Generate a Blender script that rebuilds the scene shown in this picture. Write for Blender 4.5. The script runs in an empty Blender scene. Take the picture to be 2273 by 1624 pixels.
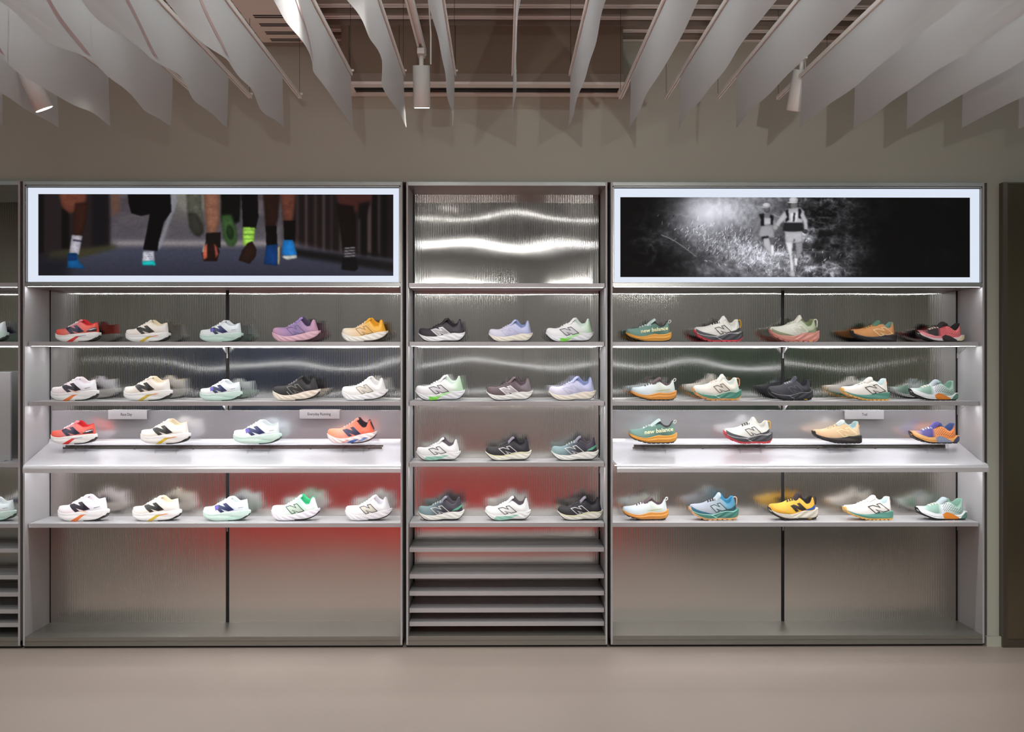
import bpy, bmesh, math, random
import numpy as np
from mathutils import Vector, Matrix
from mathutils.geometry import delaunay_2d_cdt

random.seed(7)
np.random.seed(7)
SC = bpy.context.scene
COL = SC.collection

# ------------------------------------------------------------------ camera
FPX = 2485.0            # focal length in pixels of the 2273 px wide frame
IMW, IMH = 2273.0, 1624.0
CAMY, ZC = -7.0, 1.794  # camera 7 m in front of the display wall, eye height
YAW = math.atan(24.5 / FPX)
VPY = 800.0             # row of the horizon
cam_d = bpy.data.cameras.new('camera')
cam_d.sensor_width = 36.0
cam_d.lens = 36.0 * FPX / IMW
cam_d.shift_y = -(IMH / 2 - VPY) / IMW
cam_d.clip_start = 0.05
cam_d.clip_end = 100
cam = bpy.data.objects.new('camera', cam_d)
COL.objects.link(cam)
cam.location = (0, CAMY, ZC)
cam.rotation_euler = (math.pi / 2, 0, -YAW)
SC.camera = cam

# ------------------------------------------------------------------ world, exposure
w = bpy.data.worlds.new('world')
SC.world = w
w.use_nodes = True
w.node_tree.nodes['Background'].inputs[0].default_value = (0.9, 0.95, 1.0, 1)
w.node_tree.nodes['Background'].inputs[1].default_value = 0.02
SC.view_settings.view_transform = 'Standard'
SC.view_settings.look = 'None'
SC.view_settings.exposure = 0.0
SC.view_settings.gamma = 1.0
SC.view_settings.use_curve_mapping = False
SC.cycles.sample_clamp_indirect = 30.0

LED = 49.0              # radiance of the shelf strips
SPOT = 1.0              # scale of all the track spotlights

# ------------------------------------------------------------------ geometry helpers
def W(px, py, y=0.0):
    """world point on the plane y = const that the photograph shows at (px, py)"""
    cx, cz = (px - IMW / 2) / FPX, -(py - VPY) / FPX
    dx = cx * math.cos(YAW) + math.sin(YAW)
    dy = -cx * math.sin(YAW) + math.cos(YAW)
    k = (y - CAMY) / dy
    return Vector((dx * k, y, ZC + cz * k))
def X(px, y=0.0): return W(px, 800, y).x
def Z(py, y=0.0, px=1112): return W(px, py, y).z

def srgb(c):
    c = np.asarray(c, dtype=float)
    return np.where(c <= 0.04045, c / 12.92, ((c + 0.055) / 1.055) ** 2.4)
def H(h):
    h = h.lstrip('#')
    return tuple(float(v) for v in srgb([int(h[i:i + 2], 16) / 255 for i in (0, 2, 4)])) + (1.0,)

ORI = {}
def origin(o): return ORI.get(o, Vector((0, 0, 0)))

def tag(o, label=None, cat=None, group=None, kind=None):
    if label: o['label'] = label
    if cat: o['category'] = cat
    if group: o['group'] = group
    if kind: o['kind'] = kind
    return o

def empty(name, loc, label, cat, group=None):
    o = bpy.data.objects.new(name, None)
    o.empty_display_size = 0.05
    COL.objects.link(o)
    o.location = loc
    ORI[o] = Vector(loc)
    return tag(o, label, cat, group)

def obj_from(name, verts, faces, mat, parent=None, smooth=False, base=True):
    """ONE mesh object from world-space vertices; a child keeps its parent's origin"""
    vs = [Vector(v) for v in verts]
    if parent is not None:
        org = origin(parent)
    elif base and vs:
        xs = [v.x for v in vs]; ys = [v.y for v in vs]; zs = [v.z for v in vs]
        org = Vector(((min(xs) + max(xs)) / 2, (min(ys) + max(ys)) / 2, min(zs)))
    else:
        org = Vector((0, 0, 0))
    me = bpy.data.meshes.new(name)
    me.from_pydata([tuple(v - org) for v in vs], [], faces)
    me.update()
    if smooth:
        me.polygons.foreach_set('use_smooth', [True] * len(me.polygons))
    if mat: me.materials.append(mat)
    o = bpy.data.objects.new(name, me)
    COL.objects.link(o)
    if parent is not None:
        o.parent = parent
    else:
        o.location = org
    ORI[o] = org
    return o

BOXF = [(0, 3, 2, 1), (4, 5, 6, 7), (0, 1, 5, 4), (1, 2, 6, 5), (2, 3, 7, 6), (3, 0, 4, 7)]
class MB:
    """collects shapes for one mesh"""
    def __init__(s): s.v, s.f = [], []
    def add(s, v, f):
        n = len(s.v)
        s.v += [tuple(p) for p in v]
        s.f += [tuple(i + n for i in q) for q in f]
        return s
    def box(s, x0, x1, y0, y1, z0, z1):
        return s.add([(x0, y0, z0), (x1, y0, z0), (x1, y1, z0), (x0, y1, z0),
                      (x0, y0, z1), (x1, y0, z1), (x1, y1, z1), (x0, y1, z1)], BOXF)
    def prism(s, pts, a0, a1, axis='x'):
        """closed polygon extruded along an axis; pts are the two other coordinates in order"""
        n = len(pts)
        def P(a, p):
            return {'x': (a, p[0], p[1]), 'y': (p[0], a, p[1]), 'z': (p[0], p[1], a)}[axis]
        v = [P(a0, p) for p in pts] + [P(a1, p) for p in pts]
        f = [(i, (i + 1) % n, (i + 1) % n + n, i + n) for i in range(n)]
        f += [tuple(range(n - 1, -1, -1)), tuple(range(n, 2 * n))]
        return s.add(v, f)
    def tube(s, pts, r, n=8, closed=False, caps=True):
        pts = [Vector(p) for p in pts]
        m = len(pts)
        rr = r if hasattr(r, '__len__') else [r] * m
        v, f = [], []
        up = Vector((0, 0, 1))
        prev = None
        for i, p in enumerate(pts):
            a = pts[(i - 1) % m] if (closed or i > 0) else pts[i]
            b = pts[(i + 1) % m] if (closed or i < m - 1) else pts[i]
            t = (b - a).normalized()
            if prev is None:
                u = t.cross(up)
                if u.length < 1e-3: u = t.cross(Vector((1, 0, 0)))
                u.normalize()
            else:
                u = (prev - t * prev.dot(t)).normalized()
            prev = u
            q = t.cross(u)
            for k in range(n):
                an = 2 * math.pi * k / n
                v.append(p + (u * math.cos(an) + q * math.sin(an)) * rr[i])
        for i in range(m if closed else m - 1):
            j = (i + 1) % m
            for k in range(n):
                k2 = (k + 1) % n
                f.append((i * n + k, i * n + k2, j * n + k2, j * n + k))
        if caps and not closed:
            f.append(tuple(range(n - 1, -1, -1)))
            f.append(tuple((m - 1) * n + k for k in range(n)))
        return s.add(v, f)
    def build(s, name, mat, parent=None, smooth=False, bevel=0.0, seg=2):
        o = obj_from(name, s.v, s.f, mat, parent, smooth)
        if bevel:
            bm = bmesh.new(); bm.from_mesh(o.data)
            bmesh.ops.recalc_face_normals(bm, faces=bm.faces)
            bmesh.ops.bevel(bm, geom=[e for e in bm.edges if e.calc_face_angle(0) > 0.5], offset=bevel,
                            segments=seg, profile=0.6, affect='EDGES')
            bm.to_mesh(o.data); bm.free()
            for p in o.data.polygons: p.use_smooth = False
        else:
            bm = bmesh.new(); bm.from_mesh(o.data)
            bmesh.ops.recalc_face_normals(bm, faces=bm.faces)
            bm.to_mesh(o.data); bm.free()
        return o

def bx(name, x0, x1, y0, y1, z0, z1, mat, parent=None, bevel=0.0):
    return MB().box(min(x0, x1), max(x0, x1), min(y0, y1), max(y0, y1), min(z0, z1), max(z0, z1)).build(name, mat, parent, bevel=bevel)

# ------------------------------------------------------------------ materials
def new_mat(name):
    m = bpy.data.materials.new(name)
    m.use_nodes = True
    nt = m.node_tree
    return m, nt, nt.nodes, nt.links, nt.nodes['Principled BSDF']

def plain(name, col, rough=0.5, metal=0.0, noise=0.0, scale=8.0, bump=0.0, bscale=200.0, spec=None, stretch=None, coat=0.0):
    m, nt, N, L, B = new_mat(name)
    B.inputs['Base Color'].default_value = col
    B.inputs['Roughness'].default_value = rough
    B.inputs['Metallic'].default_value = metal
    if spec is not None: B.inputs['Specular IOR Level'].default_value = spec
    if coat: B.inputs['Coat Weight'].default_value = coat; B.inputs['Coat Roughness'].default_value = 0.08
    tc = N.new('ShaderNodeTexCoord')
    src = tc.outputs['Object']
    if stretch:
        mp = N.new('ShaderNodeMapping'); mp.inputs['Scale'].default_value = stretch
        L.new(src, mp.inputs['Vector']); src = mp.outputs['Vector']
    if noise:
        n = N.new('ShaderNodeTexNoise'); n.inputs['Scale'].default_value = scale; n.inputs['Detail'].default_value = 5
        L.new(src, n.inputs['Vector'])
        mx = N.new('ShaderNodeMix'); mx.data_type = 'RGBA'
        c = np.array(col[:3])
        mx.inputs[6].default_value = tuple(np.clip(c * (1 - noise), 0, 1)) + (1,)
        mx.inputs[7].default_value = tuple(np.clip(c * (1 + noise), 0, 1)) + (1,)
        L.new(n.outputs['Fac'], mx.inputs[0]); L.new(mx.outputs[2], B.inputs['Base Color'])
    if bump:
        n2 = N.new('ShaderNodeTexNoise'); n2.inputs['Scale'].default_value = bscale; n2.inputs['Detail'].default_value = 3
        L.new(src, n2.inputs['Vector'])
        b = N.new('ShaderNodeBump'); b.inputs['Strength'].default_value = bump; b.inputs['Distance'].default_value = 0.002
        L.new(n2.outputs['Fac'], b.inputs['Height']); L.new(b.outputs['Normal'], B.inputs['Normal'])
    return m

def emitter(name, col, strength):
    m, nt, N, L, B = new_mat(name)
    B.inputs['Base Color'].default_value = (0.8, 0.8, 0.8, 1)
    B.inputs['Emission Color'].default_value = col
    B.inputs['Emission Strength'].default_value = strength
    return m

M = {}
M['wall'] = plain('plaster_wall', H('b4b5a8'), 0.85, noise=0.06, scale=1.3, bump=0.05, bscale=60)
M['floor'] = plain('microcement_floor', H('a3958a'), 0.42, noise=0.10, scale=0.9, bump=0.03, bscale=30)
M['steel'] = plain('satin_steel', H('a7a8a6'), 0.32, 0.75, noise=0.05, scale=3, stretch=(1, 30, 30))
M['alu'] = plain('brushed_aluminium', H('b9bab8'), 0.38, 0.6, noise=0.05, scale=4, stretch=(1, 40, 40))
M['shelf'] = plain('grey_powder_coated_shelf', H('b9b8ba'), 0.42, 0.25, noise=0.03, scale=6)
M['side'] = plain('grey_side_panel', H('b6b5b6'), 0.45, 0.15, noise=0.03, scale=2)
M['plinth'] = plain('dark_steel_plinth', H('8b8a83'), 0.38, 0.6, noise=0.06, scale=2, stretch=(1, 20, 20))
M['black'] = plain('black_slot', H('070707'), 0.6)
M['ribpol'] = plain('polished_fluted_steel', H('c4c3c0'), 0.045, 1.0)
M['ribsat'] = plain('satin_fluted_steel', H('c8c3be'), 0.19, 1.0)
M['tray'] = plain('satin_white_metal_tray', H('dddce0'), 0.22, 0.25, noise=0.02, scale=3)
M['traybk'] = plain('brushed_tray_upstand', H('cdcbd0'), 0.20, 0.7, noise=0.03, scale=3, stretch=(1, 30, 30))
M['rail'] = plain('brushed_rail', H('8d8a8a'), 0.25, 0.9)
M['led'] = emitter('led_strip_light', (0.97, 0.98, 1.0, 1), LED)
M['boxglow'] = emitter('lightbox_diffuser', tuple(H('e3ecfb')), 0.92)
M['boxglow'].node_tree.nodes['Principled BSDF'].inputs['Base Color'].default_value = (0.04, 0.04, 0.045, 1)
M['white'] = plain('white_lamp_housing', H('d9d4ce'), 0.45)
M['lens'] = emitter('spot_lens', (1.0, 0.96, 0.88, 1), 30.0)
M['ceilblk'] = plain('black_plenum', H('0c0b0a'), 0.8)
M['ceilgrey'] = plain('grey_ceiling_board', H('8e857a'), 0.7, noise=0.04, scale=3)
M['ceilwhite'] = plain('white_ceiling_profile', H('eae6df'), 0.5)
M['beige'] = plain('beige_ceiling_panel', H('eadfd2'), 0.6)
M['bulk'] = plain('bulkhead_paint', H('857868'), 0.8, noise=0.05, scale=2)
M['mirror'] = plain('bronze_mirror', H('8a8170'), 0.16, 1.0)
M['mframe'] = plain('dark_bronze_frame', H('6a625a'), 0.3, 0.8)
M['text'] = plain('black_print', H('1c1a1c'), 0.6)
M['sign'] = plain('sign_metal', H('b3b1b3'), 0.4, 0.4)
M['dark'] = plain('dark_shopfit', H('2a2724'), 0.6)
M['farwall'] = plain('far_wall_paint', H('9c9b98'), 0.8, noise=0.1, scale=0.6)
M['red'] = plain('red_bench', H('e01f14'), 0.5)
def acrylic(name):
    m, nt, N, L, B = new_mat(name)
    out = N['Material Output']; N.remove(B)
    g = N.new('ShaderNodeBsdfGlossy'); g.inputs['Roughness'].default_value = 0.05
    t = N.new('ShaderNodeBsdfTransparent'); t.inputs['Color'].default_value = (0.96, 0.97, 0.98, 1)
    mx = N.new('ShaderNodeMixShader'); mx.inputs[0].default_value = 0.10
    L.new(t.outputs[0], mx.inputs[1]); L.new(g.outputs[0], mx.inputs[2])
    L.new(mx.outputs[0], out.inputs['Surface'])
    return m
M['acrylic'] = acrylic('clear_acrylic')
def fabric(name, col):
    m, nt, N, L, B = new_mat(name)
    out = N['Material Output']
    N.remove(B)
    d = N.new('ShaderNodeBsdfDiffuse'); d.inputs['Color'].default_value = col
    t = N.new('ShaderNodeBsdfTranslucent'); t.inputs['Color'].default_value = col
    tr = N.new('ShaderNodeBsdfTransparent')
    m1 = N.new('ShaderNodeMixShader'); m1.inputs[0].default_value = 0.42
    m2 = N.new('ShaderNodeMixShader'); m2.inputs[0].default_value = 0.10
    tc = N.new('ShaderNodeTexCoord'); n = N.new('ShaderNodeTexNoise'); n.inputs['Scale'].default_value = 1700
    L.new(tc.outputs['Object'], n.inputs['Vector'])
    b = N.new('ShaderNodeBump'); b.inputs['Strength'].default_value = 0.15; b.inputs['Distance'].default_value = 0.001
    L.new(n.outputs['Fac'], b.inputs['Height']); L.new(b.outputs['Normal'], d.inputs['Normal'])
    L.new(d.outputs[0], m1.inputs[1]); L.new(t.outputs[0], m1.inputs[2])
    L.new(m1.outputs[0], m2.inputs[1]); L.new(tr.outputs[0], m2.inputs[2])
    L.new(m2.outputs[0], out.inputs['Surface'])
    return m
M['fabric'] = fabric('white_banner_fabric', H('dbdcdc'))
M['stripe'] = plain('pale_pink_band', H('b39a98'), 0.9)

def struct(o): o['kind'] = 'structure'; return o

# ------------------------------------------------------------------ room shell
TOPZ = Z(403)
WALLY = 0.03
xR = X(2186)            # right end of the display wall
XL, XRR, YB = -7.2, 7.2, -13.5
CEIL = 4.15
struct(bx('floor', XL, XRR, YB, 0.6, -0.1, 0.0, M['floor']))
WTOP = Z(103, WALLY)
wb = MB()
wb.box(XL, XRR, WALLY, 0.6, TOPZ + 0.002, CEIL)
wb.box(X(2191, WALLY), XRR, WALLY, 0.6, 0, TOPZ + 0.002)
wb.box(XL, X(-415), WALLY, 0.6, 0, TOPZ + 0.002)
struct(wb.build('wall_back', M['wall']))
struct(bx('wall_left', XL - 0.1, XL, YB, 0.6, 0, CEIL, M['wall']))
struct(bx('wall_right', XRR, XRR + 0.1, YB, 0.6, 0, CEIL, M['wall']))
struct(bx('wall_front', XL, XRR, YB - 0.1, YB, 0, CEIL, M['farwall']))
struct(bx('ceiling', XL, XRR, YB, 0.6, CEIL, CEIL + 0.1, M['ceilblk']))
struct(bx('baseboard_right', X(2190, 0.0), X(2224, 0.0), -0.004, WALLY, 0, Z(1415), M['wall']))

# ------------------------------------------------------------------ display bays
YF, YS, YP = 0.0, 0.046, 0.385      # bay front, shelf front, back panel
TH = 0.012

def rib_panel(x0, x1, z0, z1, mat, parent, seed, amp=0.00030, warp=0.0010):
    """fluted metal sheet: every flute is real relief, the sheet itself is slightly out of flat"""
    rnd = random.Random(seed)
    pitch, sub = 0.0112, 8
    nx = max(2, int(round((x1 - x0) / pitch)) * sub)
    nz = max(4, int((z1 - z0) / 0.05))
    ph = [rnd.uniform(0, 6.28) for _ in range(8)]
    xs = np.linspace(x0, x1, nx + 1)
    zs = np.linspace(z0, z1, nz + 1)
    gx, gz = np.meshgrid(xs, zs)
    y = YP - amp * np.abs(np.sin(np.pi * (gx - x0) / pitch)) ** 0.6
    y += warp * 0.5 * np.sin(gx * 3.1 + ph[0]) * np.sin(gz * 4.3 + ph[1])
    y += warp * 0.30 * np.sin(gx * 6.3 + ph[2] + gz * 1.3) * np.sin(gz * 9.1 + ph[3])
    y += warp * 0.10 * np.sin(gx * 11.0 + ph[4]) * np.sin(gz * 17.0 + ph[5])
    v = list(zip(gx.ravel(), y.ravel(), gz.ravel()))
    n = nx + 1
    f = [(j * n + i, j * n + i + 1, (j + 1) * n + i + 1, (j + 1) * n + i) for j in range(nz) for i in range(nx)]
    b = len(v)
    v += [(x0, YP + 0.004, z0), (x1, YP + 0.004, z0), (x1, YP + 0.004, z1), (x0, YP + 0.004, z1)]
    f.append((b, b + 3, b + 2, b + 1))
    return obj_from('fluted_back_panel', v, f, mat, parent, smooth=True)

def led_plane(x0, x1, y0, y1, z, parent):
    """light strip let flush into the underside"""
    z -= 0.0002
    return obj_from('led_strip', [(x0, y0, z), (x0, y1, z), (x1, y1, z), (x1, y0, z)], [(0, 1, 2, 3)], M['led'], parent)

def shelf(parent, x0, x1, ztop, th, led=True, brackets=(), y0=YS, gap=0.004, name='shelf', rear=False):
    s = bx(name, x0 + gap, x1 - gap, y0, YP - 0.006, ztop - th, ztop, M['shelf'], parent, bevel=0.0012)
    if led:
        led_plane(x0 + gap + 0.01, x1 - gap - 0.01, y0 + 0.016, y0 + 0.024, ztop - th, s)
        if rear: led_plane(x0 + gap + 0.03, x1 - gap - 0.03, 0.275, 0.282, ztop - th, s)
    for xb in brackets:
        zb = ztop - th
        MB().prism([(YP - 0.004, zb), (YP - 0.15, zb), (YP - 0.135, zb - 0.008), (YP - 0.045, zb - 0.040), (YP - 0.004, zb - 0.040)],
                   xb - 0.003, xb + 0.003, 'x').build('bracket', M['shelf'], s)
        bx('bracket_hook', xb - 0.004, xb + 0.004, YP - 0.012, YP - 0.002, zb - 0.075, zb - 0.04, M['shelf'], s)
        bx('bracket_hook', xb - 0.004, xb + 0.004, YP - 0.012, YP - 0.002, ztop, ztop + 0.012, M['shelf'], s)
    return s

def bay(label, x0, x1, slots, split_py, seed):
    b = empty('wall_display_bay', ((x0 + x1) / 2, 0.2, 0), label, 'display bay', 'recessed display bays along the back wall')
    zt = TOPZ
    for a, c in ((x0 - TH, x0), (x1, x1 + TH)):
        bx('side_panel', a, c, YF, 0.42, 0.02, zt, M['side'], b, bevel=0.001)
    bx('top_panel', x0, x1, YF, 0.42, Z(412), zt - 0.001, M['steel'], b, bevel=0.001)
    bx('rear_board', x0, x1, YP + 0.022, 0.43, 0.02, zt - 0.03, M['black'], b)
    base = Z(1411)
    bx('base_board', x0, x1, YF, YP + 0.01, base - 0.026, base, M['plinth'], b, bevel=0.001)
    bx('plinth', x0 - TH, x1 + TH, YF + 0.006, 0.10, 0.014, base - 0.026, M['plinth'], b, bevel=0.001)
    bx('toe_recess_shade', x0 - TH, x1 + TH, YF + 0.022, 0.10, 0.0, 0.014, M['black'], b)  # black strip standing in for the shade under the plinth
    zsplit = Z(split_py, YP)
    edges = [x0]
    for sx in slots:
        bx('slot_channel', sx - 0.0105, sx + 0.0105, YP - 0.0015, YP + 0.018, base, Z(412) - 0.001, M['black'], b)
        edges += [sx - 0.0105, sx + 0.0105]
    edges.append(x1)
    for i in range(0, len(edges), 2):
        if edges[i + 1] - edges[i] < 0.02: continue
        if edges[i + 1] - edges[i] < 0.06:
            bx('back_filler', edges[i], edges[i + 1], YP, YP + 0.018, base, Z(412) - 0.001, M['side'], b)
            continue
        rib_panel(edges[i], edges[i + 1], base, zsplit, M['ribsat'], b, seed + i, warp=0.0006)
        rib_panel(edges[i], edges[i + 1], zsplit, Z(412), M['ribpol'], b, seed + i + 50)
    return b

LX0, LX1 = X(55), X(889)
MX0, MX1 = X(906), X(1344)
RX0, RX1 = X(1360), X(2181)
FX1 = X(40); FX0 = FX1 - (MX1 - MX0)
T9 = 9.5 * 7 / FPX

def big_bay(label, x0, x1, slots, brks, seed):
    b = bay(label, x0, x1, slots, 1000, seed)
    hd = bx('header_board', x0, x1, YF, YP, Z(636), Z(627.5), M['steel'], b, bevel=0.001)
    led_plane(x0 + 0.012, x1 - 0.012, 0.014, 0.022, Z(636), hd)
    shelf(b, x0, x1, Z(758.5, YS), T9, True, brks, rear=True)
    shelf(b, x0, x1, Z(890.5, YS), T9, True, brks, rear=True)
    shelf(b, x0, x1, Z(1160, YS), T9, False, brks)
    return b

def small_bay(label, x0, x1, slots, brks, seed, row2=True):
    b = bay(label, x0, x1, slots, 895 if row2 else 1000, seed)
    shelf(b, x0, x1, Z(628), T9, True, (), y0=0.004)
    shelf(b, x0, x1, Z(758.5, YS), T9, True, brks, rear=True)
    if row2: shelf(b, x0, x1, Z(890.5, YS), T9, True, brks, rear=True)
    shelf(b, x0, x1, Z(1026, YS), T9, True, brks, rear=True)
    shelf(b, x0, x1, Z(1160, YS), T9, False, brks)
    for py in (1215, 1274, 1312, 1349.5, 1379.5):
        shelf(b, x0, x1, Z(py, YS), T9, False, (), name='lower_shelf')
    return b

sl_l = [X(109, YP), X(505, YP), LX1 - 0.012 - 0.0105]
sl_m = [X(916, YP), X(1332, YP)]
sl_r = [RX0 + 0.012 + 0.0105, X(1737.5, YP), X(2125, YP)]
bay_l = big_bay('wide fluted-steel shoe display bay under the colour runners lightbox', LX0, LX1, sl_l, [s + 0.0 for s in sl_l], 11)
bay_m = small_bay('narrow fluted-steel shoe bay with low slatted shelves between the two wide bays', MX0, MX1, sl_m, sl_m, 21)
bay_r = big_bay('wide fluted-steel shoe display bay under the black-and-white trail lightbox', RX0, RX1, sl_r, sl_r, 31)
sl_f = [FX0 + (sl_m[0] - MX0), FX1 - (MX1 - sl_m[1])]
bay_f = small_bay('shoe bay cut off by the left edge of the photo', FX0, FX1, sl_f, sl_f, 41, row2=False)

# ------------------------------------------------------------------ curved trays
def tray(label, x0, x1, xw0, xw1):
    t = empty('display_tray', ((x0 + x1) / 2, 0.2, Z(1048, -0.05)), label, 'display tray', 'curved display trays in the wide bays')
    yb = 0.372
    zb = Z(984, 0.34); zf = Z(1029, -0.02); zt = Z(910, yb); zl = Z(1048.5, -0.05)
    bx('upstand', x0 + 0.02, x1 - 0.02, yb, yb + 0.006, zb + 0.03, zt, M['traybk'], t, bevel=0.0008)
    pr = [(yb, zb + 0.03)]
    for k in range(1, 8):
        a = math.pi / 2 * k / 7
        pr.append((yb - 0.034 * (1 - math.cos(a)), zb + 0.03 - 0.032 * math.sin(a)))
    y1, z1 = pr[-1]
    for k in range(1, 6):
        u = k / 5
        pr.append((y1 + (-0.015 - y1) * u, z1 + (zf - z1) * u))
    yy, zz = pr[-1]
    for k in range(1, 9):
        a = math.pi / 2 * k / 8
        pr.append((yy - 0.034 * math.sin(a), zz - 0.004 * math.sin(a) - (0.026) * (1 - math.cos(a))))
    pr.append((pr[-1][0], zl))
    n = len(pr)
    thick = 0.007
    inner = []
    for i, (y, z) in enumerate(pr):
        a = pr[max(0, i - 1)]; c = pr[min(n - 1, i + 1)]
        d = Vector((c[0] - a[0], c[1] - a[1])).normalized()
        nn = Vector((-d.y, d.x))          # to the underside
        inner.append((y + nn.x * thick, z + nn.y * thick))
    if inner[5][1] > pr[5][1]:
        inner = [(2 * p[0] - q[0], 2 * p[1] - q[1]) for p, q in zip(pr, inner)]
    v = []
    def ends(y):
        if y > 0.0: return x0 + 0.003, x1 - 0.003
        return xw0, xw1
    for lst in (pr, inner):
        for (y, z) in lst:
            a, c = ends(y - 0.012)
            v += [(a, y, z), (c, y, z)]
    f = []
    for i in range(n - 1):
        f.append((2 * i, 2 * i + 1, 2 * i + 3, 2 * i + 2))
        o = 2 * n
        f.append((o + 2 * i, o + 2 * i + 2, o + 2 * i + 3, o + 2 * i + 1))
        f.append((2 * i, 2 * i + 2, o + 2 * i + 2, o + 2 * i))
        f.append((2 * i + 1, o + 2 * i + 1, o + 2 * i + 3, 2 * i + 3))
    e = 2 * (n - 1)
    f.append((e, e + 1, 2 * n + e + 1, 2 * n + e)); f.append((0, 2 * n, 2 * n + 1, 1))
    dk = obj_from('curved_deck', v, f, M['tray'], t, smooth=True)
    dk.data.set_sharp_from_angle(angle=0.7)
    led_plane(x0 + 0.015, x1 - 0.015, 0.002, 0.011, zf - 0.0125, dk)
    led_plane(x0 + 0.03, x1 - 0.03, 0.270, 0.276, zf - 0.012, dk)
    return t, lambda y: z1 + (zf - z1) * (y1 - y) / (y1 + 0.015)

tray_l, deck_l = tray('curved pale metal tray in the bay under the colour runners lightbox', LX0, LX1, X(50, -0.05), X(889, -0.05))
tray_r, deck_r = tray('curved pale metal tray in the bay under the black-and-white trail lightbox', RX0, RX1, X(1370, -0.05), X(2195, -0.05))
def tray_rail(t, deck, pxa, pxb):
    yr = 0.245
    zd = deck(yr)
    xa, xb = X(pxa, yr), X(pxb, yr)
    r = bx('front_rail', xa, xb, yr - 0.006, yr + 0.0, zd + 0.002, zd + 0.014, M['rail'], t, bevel=0.001)
    bx('rail_rib', xa + 0.01, xb + 0.006, yr + 0.012, yr + 0.02, zd + 0.012, zd + 0.026, M['rail'], r, bevel=0.001)
    for k in range(6):
        x = xa + (xb - xa) * (0.04 + 0.92 * k / 5)
        bx('rail_foot', x - 0.006, x + 0.006, yr - 0.004, yr + 0.018, zd - 0.006, zd + 0.016, M['rail'], r)
tray_rail(tray_l, deck_l, 140, 848)
tray_rail(tray_r, deck_r, 1404, 2098)

# ------------------------------------------------------------------ lettering
def text_mesh(body, bold=0.0):
    cu = bpy.data.curves.new('text_tmp', 'FONT')
    cu.body = body; cu.size = 1.0; cu.offset = bold; cu.resolution_u = 3
    o = bpy.data.objects.new('text_tmp', cu)
    COL.objects.link(o)
    bpy.context.view_layer.update()
    dg = bpy.context.evaluated_depsgraph_get()
    me = o.evaluated_get(dg).to_mesh()
    v = [tuple(p.co) for p in me.vertices]
    f = [tuple(p.vertices) for p in me.polygons]
    o.evaluated_get(dg).to_mesh_clear()
    bpy.data.objects.remove(o); bpy.data.curves.remove(cu)
    xs = [p[0] for p in v]; ys = [p[1] for p in v]
    return v, f, min(xs), max(xs), min(ys), max(ys)

def sign(body, pxa, pxb, pya, pyb, txa, txb, label, side):
    ys = 0.335
    x0, x1 = X(pxa, ys), X(pxb, ys)
    z0, z1 = W(pxa, pyb, ys).z, W(pxa, pya, ys).z
    s = empty('sign_plate', ((x0 + x1) / 2, ys, z0), label, 'sign', 'small category signs above the trays')
    bx('plate', x0, x1, ys, ys + 0.003, z0, z1, M['sign'], s, bevel=0.0006)
    bx('mounting_flange', x0, x1, ys + 0.003, 0.371, z1 - 0.004, z1 - 0.001, M['sign'], s)
    v, f, a, b, c, d = text_mesh(body, 0.012)
    xa, xb = X(txa, ys), X(txb, ys)
    hh = 0.018
    zc = (z0 + z1) / 2 + 0.002
    k = (xb - xa) / (b - a)
    kv = hh / 0.72
    obj_from('lettering', [(xa + (p[0] - a) * k, ys - 0.0006, zc - hh / 2 + p[1] * kv) for p in v], f, M['text'], s)
sign('Race Day', 240, 326, 909.5, 930, 268, 293, 'small grey sign reading Race Day above the left tray', 1)
sign('Everyday Running', 665, 753.5, 909, 929, 683, 734, 'small grey sign reading Everyday Running above the coral shoe', 1)
sign('Trail', 1875, 1962, 910, 930, 1913, 1925, 'small grey sign reading Trail above the right tray', -1)

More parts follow.
